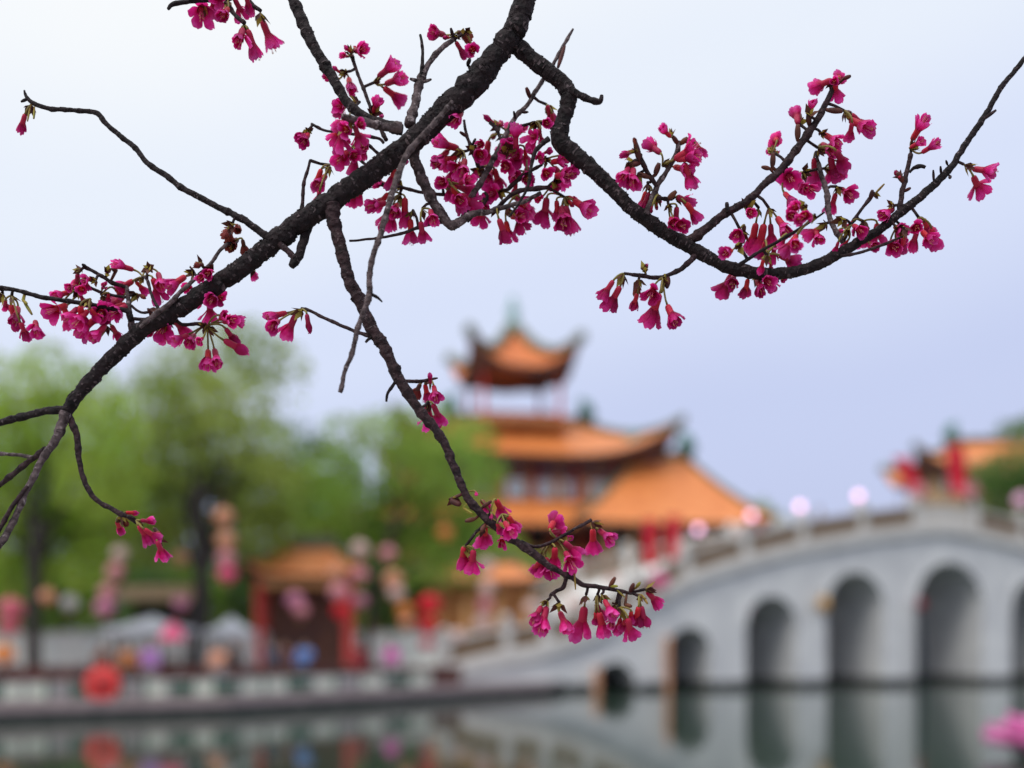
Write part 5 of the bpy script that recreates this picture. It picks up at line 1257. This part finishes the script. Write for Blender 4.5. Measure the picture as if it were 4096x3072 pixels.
zone(1700,1900,2.212, [(580,330),(680,350),(520,450),(360,630),(1100,600),(1170,570),(1465,410),(1080,1110),(1190,1130),(1425,1060),(1525,1060),(1560,1060),(1720,1170),(1690,1150),(1890,1070),(1950,1010),(260,210)],
 [(630,220,705,345,1.9),(500,225,555,285,1.3),(735,365,815,455,1.3),(705,415,775,545,1.9),(640,430,665,500,1.0),(590,350,590,400,.5),(450,150,462,195,.5),(530,440,520,600,1.9),(680,550,685,640,1.6),(345,635,320,795,1.9),(430,660,405,860,2.2),
  (1105,475,1175,350,1.9),(1115,515,1235,470,1.9),(1245,545,1290,565,1.3),(1030,700,1030,870,2.2),(1070,735,1125,905,1.9),(1010,770,955,845,1.6),(1150,640,1150,815,1.9),(1230,590,1370,700,1.9),(1240,680,1315,835,2.2),(1485,475,1500,690,1.9),(1535,485,1660,600,1.6),
  (1030,1160,945,1315,1.3,'d'),(1075,1165,1015,1395,1.6),(1192,1210,1265,1400,1.0),(1410,1165,1385,1440,1.6),(1515,1140,1590,1270,1.3),(1540,1215,1605,1430,1.9),(1510,1215,1525,1310,1.0),(1585,1105,1665,1260,1.6),(1665,1265,1635,1340,1.3),(1730,1265,1712,1405,1.3),
  (1795,1265,1845,1465,1.9),(1890,1165,1880,1330,1.6,'d'),(1912,1160,1965,1350,1.6,'d'),(1965,1030,2100,1160,1.0),(1825,1205,1835,1280,1.3),(1772,1275,1760,1360,1.3)])
zone(2380,1000,5.53, [(640,520),(1500,600),(1120,520),(970,650)],
 [(410,670,150,1020,1.6,'d'),(560,800,290,1240,1.6,'d'),(1310,790,1150,1180,1.9,'d'),(1430,960,1240,1570,1.9,'d'),(1600,1225,1740,1760,1.3,'d'),(940,960,870,1210,1.0,'d'),(970,660,960,860,1.3,'w'),(1120,490,1120,370,.5,'d')])
zone(400,2000,6.9125, [(590,420),(680,480),(1000,560),(1560,1050)],
 [(460,590,460,890,1.0),(700,345,1020,335,.5),(1120,560,1350,560,1.3),(1060,700,1300,1200,1.3),(1220,800,1510,1060,1.3),(1575,1130,1690,1630,1.6),(660,500,840,770,.5,'w'),(1500,780,1790,1090,.5,'w')])
zone(0,0,1.58, [(1285,10),(1440,0),(1540,155),(1645,75),(200,660)],
 [(1280,20,1302,185,2.2),(1440,55,1430,175,1.9),(1400,-30,1400,60,1.9),(1480,-10,1520,50,2.2),(1550,-40,1560,25,1.9),(1340,-40,1330,40,1.9),(1535,185,1530,340,1.6),(1565,185,1605,330,1.6),(1655,125,1715,275,1.9),(160,720,90,810,1.0,'d')])

# depth of every node: that of the nearest branch, with a spur where the branch is not close
ND = []
for i, (x, y) in enumerate(NODES):
    rnd = random.Random(i*17+3)
    q, s = near_branch(x, y)
    d = s[2]+rnd.uniform(-.006,.012)
    if s[3] > 20: d = s[2]+s[3]*s[2]/F*1.0+rnd.uniform(.0,.012)
    ND.append((x, y, d))
    if q > 6:
        mx_, my_ = (s[0]+x)/2+rnd.uniform(-6,6), (s[1]+y)/2+rnd.uniform(-6,6)
        b = MB(); b.tube([px(s[0],s[1],s[2])-TB, px(mx_,my_,(s[2]+d)/2)-TB, px(x,y,d)-TB], [.0011,.0009,.0010], 6); b.build('spur', M['bark_twig'], cherry)
# bud scales round every node
BS = []
for var in range(4):
    rnd = random.Random(var+40); b = MB()
    for k in range(6):
        a = 2*math.pi*k/6+rnd.uniform(-.3,.3); tilt = rnd.uniform(.25,.9); L = rnd.uniform(.6,1.1); W = .26*L
        ax = Vector((math.cos(a)*math.sin(tilt), math.sin(a)*math.sin(tilt), math.cos(tilt))); sd_ = ax.cross(Vector((0,0,1))).normalized(); up_ = sd_.cross(ax)
        c = ax*.05
        v = [c, c+ax*L*.4-sd_*W, c+ax*L*.45+up_*W*.35, c+ax*L*.4+sd_*W, c+ax*L]
        b.add(v, [(0,2,1),(0,3,2),(1,2,4),(2,3,4)], 1 if (k+var) % 3 == 0 else 0, True)
    me = b.mesh('bud_scales'); me.materials.append(M['scale_brown']); me.materials.append(M['scale_green']); BS.append(me)
def frame(p, ax, roll, s):
    ax = ax.normalized(); u = ax.orthogonal().normalized(); v = ax.cross(u)
    u2 = u*math.cos(roll)+v*math.sin(roll); v2 = ax.cross(u2)
    return Matrix(((u2.x*s,v2.x*s,ax.x*s,p.x),(u2.y*s,v2.y*s,ax.y*s,p.y),(u2.z*s,v2.z*s,ax.z*s,p.z),(0,0,0,1)))
flowers_at = {}
for i, (bx, by, mx_, my_, o, k) in enumerate(FL):
    rnd = random.Random(i*29+11)
    # node to hang from
    best = min(ND, key=lambda n_: math.hypot(n_[0]-bx, n_[1]-by)+.35*max(0, n_[1]-by))
    dist = math.hypot(best[0]-bx, best[1]-by)
    if dist > 170:
        q, s = near_branch(bx, by); best = (s[0], s[1], s[2]); dist = math.hypot(s[0]-bx, s[1]-by)
    q, s = near_branch((bx+mx_)/2, (by+my_)/2)
    d = best[2]+rnd.uniform(-.010,.012)
    if q < 20 and s[3] > 17: d = max(d, s[2]+s[3]*s[2]/F+.012+rnd.uniform(0,.008))
    l2 = math.hypot(mx_-bx, my_-by)
    Lmin = {.5:58, 1.0:78, 1.3:88, 1.6:96, 1.9:104, 2.2:112}[o]
    L = max(l2*1.20, min(Lmin*rnd.uniform(.92,1.10), l2*2.0))
    yy = math.sqrt(max(0, L*L-l2*l2))*(-1 if rnd.random() < .5 else 1)
    if k != 'w' and o in (1.6, 1.9) and rnd.random() < .45: o = {1.6: 1.3, 1.9: 1.6}[o]
    mpp = d/F
    ax = Vector(((mx_-bx), yy, -(my_-by)))
    if ax.length < 1e-3: ax = Vector((0,-1,-.2))
    sc_ = L*mpp
    mat4 = frame(px(bx,by,d)-TB, ax, rnd.uniform(0,6.28), sc_)
    cal = link('flower', CM[i % 3], None, cherry); cal.matrix_local = mat4
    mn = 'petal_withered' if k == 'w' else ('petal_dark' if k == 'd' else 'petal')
    if k == 'w':
        cal.material_slots[0].link = 'OBJECT'; cal.material_slots[0].material = M['scale_brown']
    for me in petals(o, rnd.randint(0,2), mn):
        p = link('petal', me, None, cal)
        jx, jy = rnd.gauss(0,.10), rnd.gauss(0,.10); sq = rnd.uniform(.9,1.1)
        p.matrix_local = Matrix.Translation((0,0,.42)) @ Matrix.Rotation(jx,4,'X') @ Matrix.Rotation(jy,4,'Y') @ Matrix.Diagonal((sq,sq,rnd.uniform(.88,1.08),1)) @ Matrix.Translation((0,0,-.42))
    if o >= 1.3: link('stamens', SM, None, cal)
    # stalk
    if k != 'f' and dist > 3:
        P0 = px(best[0], best[1], best[2])-TB; P3 = px(bx,by,d)-TB; a = ax.normalized()
        P2 = P3-a*min(dist*.45, 45)*mpp; P1 = P0*.6+P2*.4+Vector((0,0,dist*.08*mpp))
        pts = []
        for t in [0,.2,.4,.6,.8,1]:
            pts.append(P0*(1-t)**3+P1*3*t*(1-t)**2+P2*3*t*t*(1-t)+P3*t**3)
        inv = mat4.inverted()
        b = MB(); b.tube([inv @ p for p in pts], [4.0*mpp/sc_]*5+[5.0*mpp/sc_], 5); b.build('stalk', M['stalk'], cal)
    flowers_at.setdefault((round(best[0]), round(best[1])), []).append(ax.normalized())
for i, (x, y, d) in enumerate(ND):
    rnd = random.Random(i*5+2)
    dirs = flowers_at.get((round(x), round(y)), [Vector((0,-.2,-1))])
    av = sum(dirs, Vector((0,0,0)))+Vector((rnd.uniform(-.5,.5), -.3, rnd.uniform(-.3,.6)))
    if av.length < .1: av = Vector((0,-1,0))
    o_ = link('bud_scales', BS[i % 4], None, cherry); o_.matrix_local = frame(px(x,y,d)-TB, av, rnd.uniform(0,6.28), rnd.uniform(40,58)*d/F)
# elongated dark flower buds and leaf buds
def spindle(x0, y0, x1, y1, rp, m):
    q, s = near_branch(x0, y0); d = s[2]
    p0 = px(x0,y0,d)-TB; p1 = px(x1,y1,d-.004)-TB; b = MB(); n = 7; r = rp*d/F*.8; a_ = px(s[0],s[1],d)-TB
    b.tube([a_]+[p0.lerp(p1, i/n) for i in range(n+1)], [r*.45]+[r*(.45+.55*math.sin(math.pi*(.12+.80*i/n))) for i in range(n+1)], 8); b.build('bud', M[m], cherry)
for q in [(3191,560,3191,497,16,'scale_brown'),(3238,500,3232,455,15,'scale_brown'),(3090,670,3093,610,15,'scale_brown'),(3080,675,3048,668,11,'scale_brown'),(3375,315,3402,304,11,'scale_brown'),(3310,440,3370,445,15,'scale_brown'),
          (3612,728,3590,690,14,'scale_brown'),(3618,765,3642,752,9,'scale_brown'),(3735,725,3733,680,7,'bark_twig'),(3765,700,3762,665,7,'bark_twig'),(3790,660,3784,642,6,'bark_twig'),(3800,705,3800,712,9,'bark_twig'),
          (3480,800,3490,760,12,'scale_brown'),(3500,775,3538,735,6,'scale_green'),(3930,480,3985,440,9,'bark_twig'),(2560,650,2540,565,16,'scale_brown'),(2555,655,2520,660,14,'scale_brown'),(2600,710,2550,695,13,'scale_brown'),(2620,700,2637,652,15,'scale_brown'),
          (2712,575,2690,545,13,'scale_brown'),(2722,575,2750,552,14,'scale_brown'),(2671,797,2705,765,14,'scale_brown'),(1690,330,1640,315,10,'bark_grey'),(1690,330,1725,317,8,'bark_grey'),(1813,150,1803,112,9,'bark_twig'),(1870,260,1880,235,11,'bark'),
          (2258,185,2232,270,11,'scale_brown'),(2062,480,2055,445,7,'bark_twig'),(2090,450,2112,448,7,'bark_twig'),(2120,390,2105,350,12,'scale_brown'),(1890,580,1902,555,8,'bark_twig'),(1865,545,1840,528,9,'scale_brown'),
          (1800,2000,1840,2020,16,'scale_brown'),(1850,2030,1890,2055,7,'scale_green'),(1900,2075,1862,2085,12,'scale_brown'),(1940,2100,1925,2125,12,'scale_brown'),(1930,2030,1965,2005,10,'scale_brown'),(2440,2345,2460,2310,12,'scale_brown'),(2520,2370,2535,2335,13,'scale_brown'),
          (2545,2350,2560,2330,9,'scale_green'),(2440,2345,2470,2345,8,'scale_green'),(2462,2355,2500,2390,5,'scale_green'),(2568,2380,2590,2415,7,'scale_green'),(2298,2290,2302,2358,5,'scale_green'),(2262,2285,2258,2250,8,'scale_green'),(2500,2420,2525,2425,12,'scale_brown'),
          (465,1080,450,1075,14,'scale_brown'),(345,1070,330,1058,10,'bark'),(110,395,85,407,8,'bark'),(120,430,110,485,5,'scale_green'),(138,430,134,475,5,'scale_green'),(95,1205,128,1258,8,'scale_green'),(90,1200,108,1215,8,'scale_green'),(2660,1100,2645,1170,13,'scale_green'),(2672,1110,2668,1150,15,'scale_brown')]:
    spindle(*q)
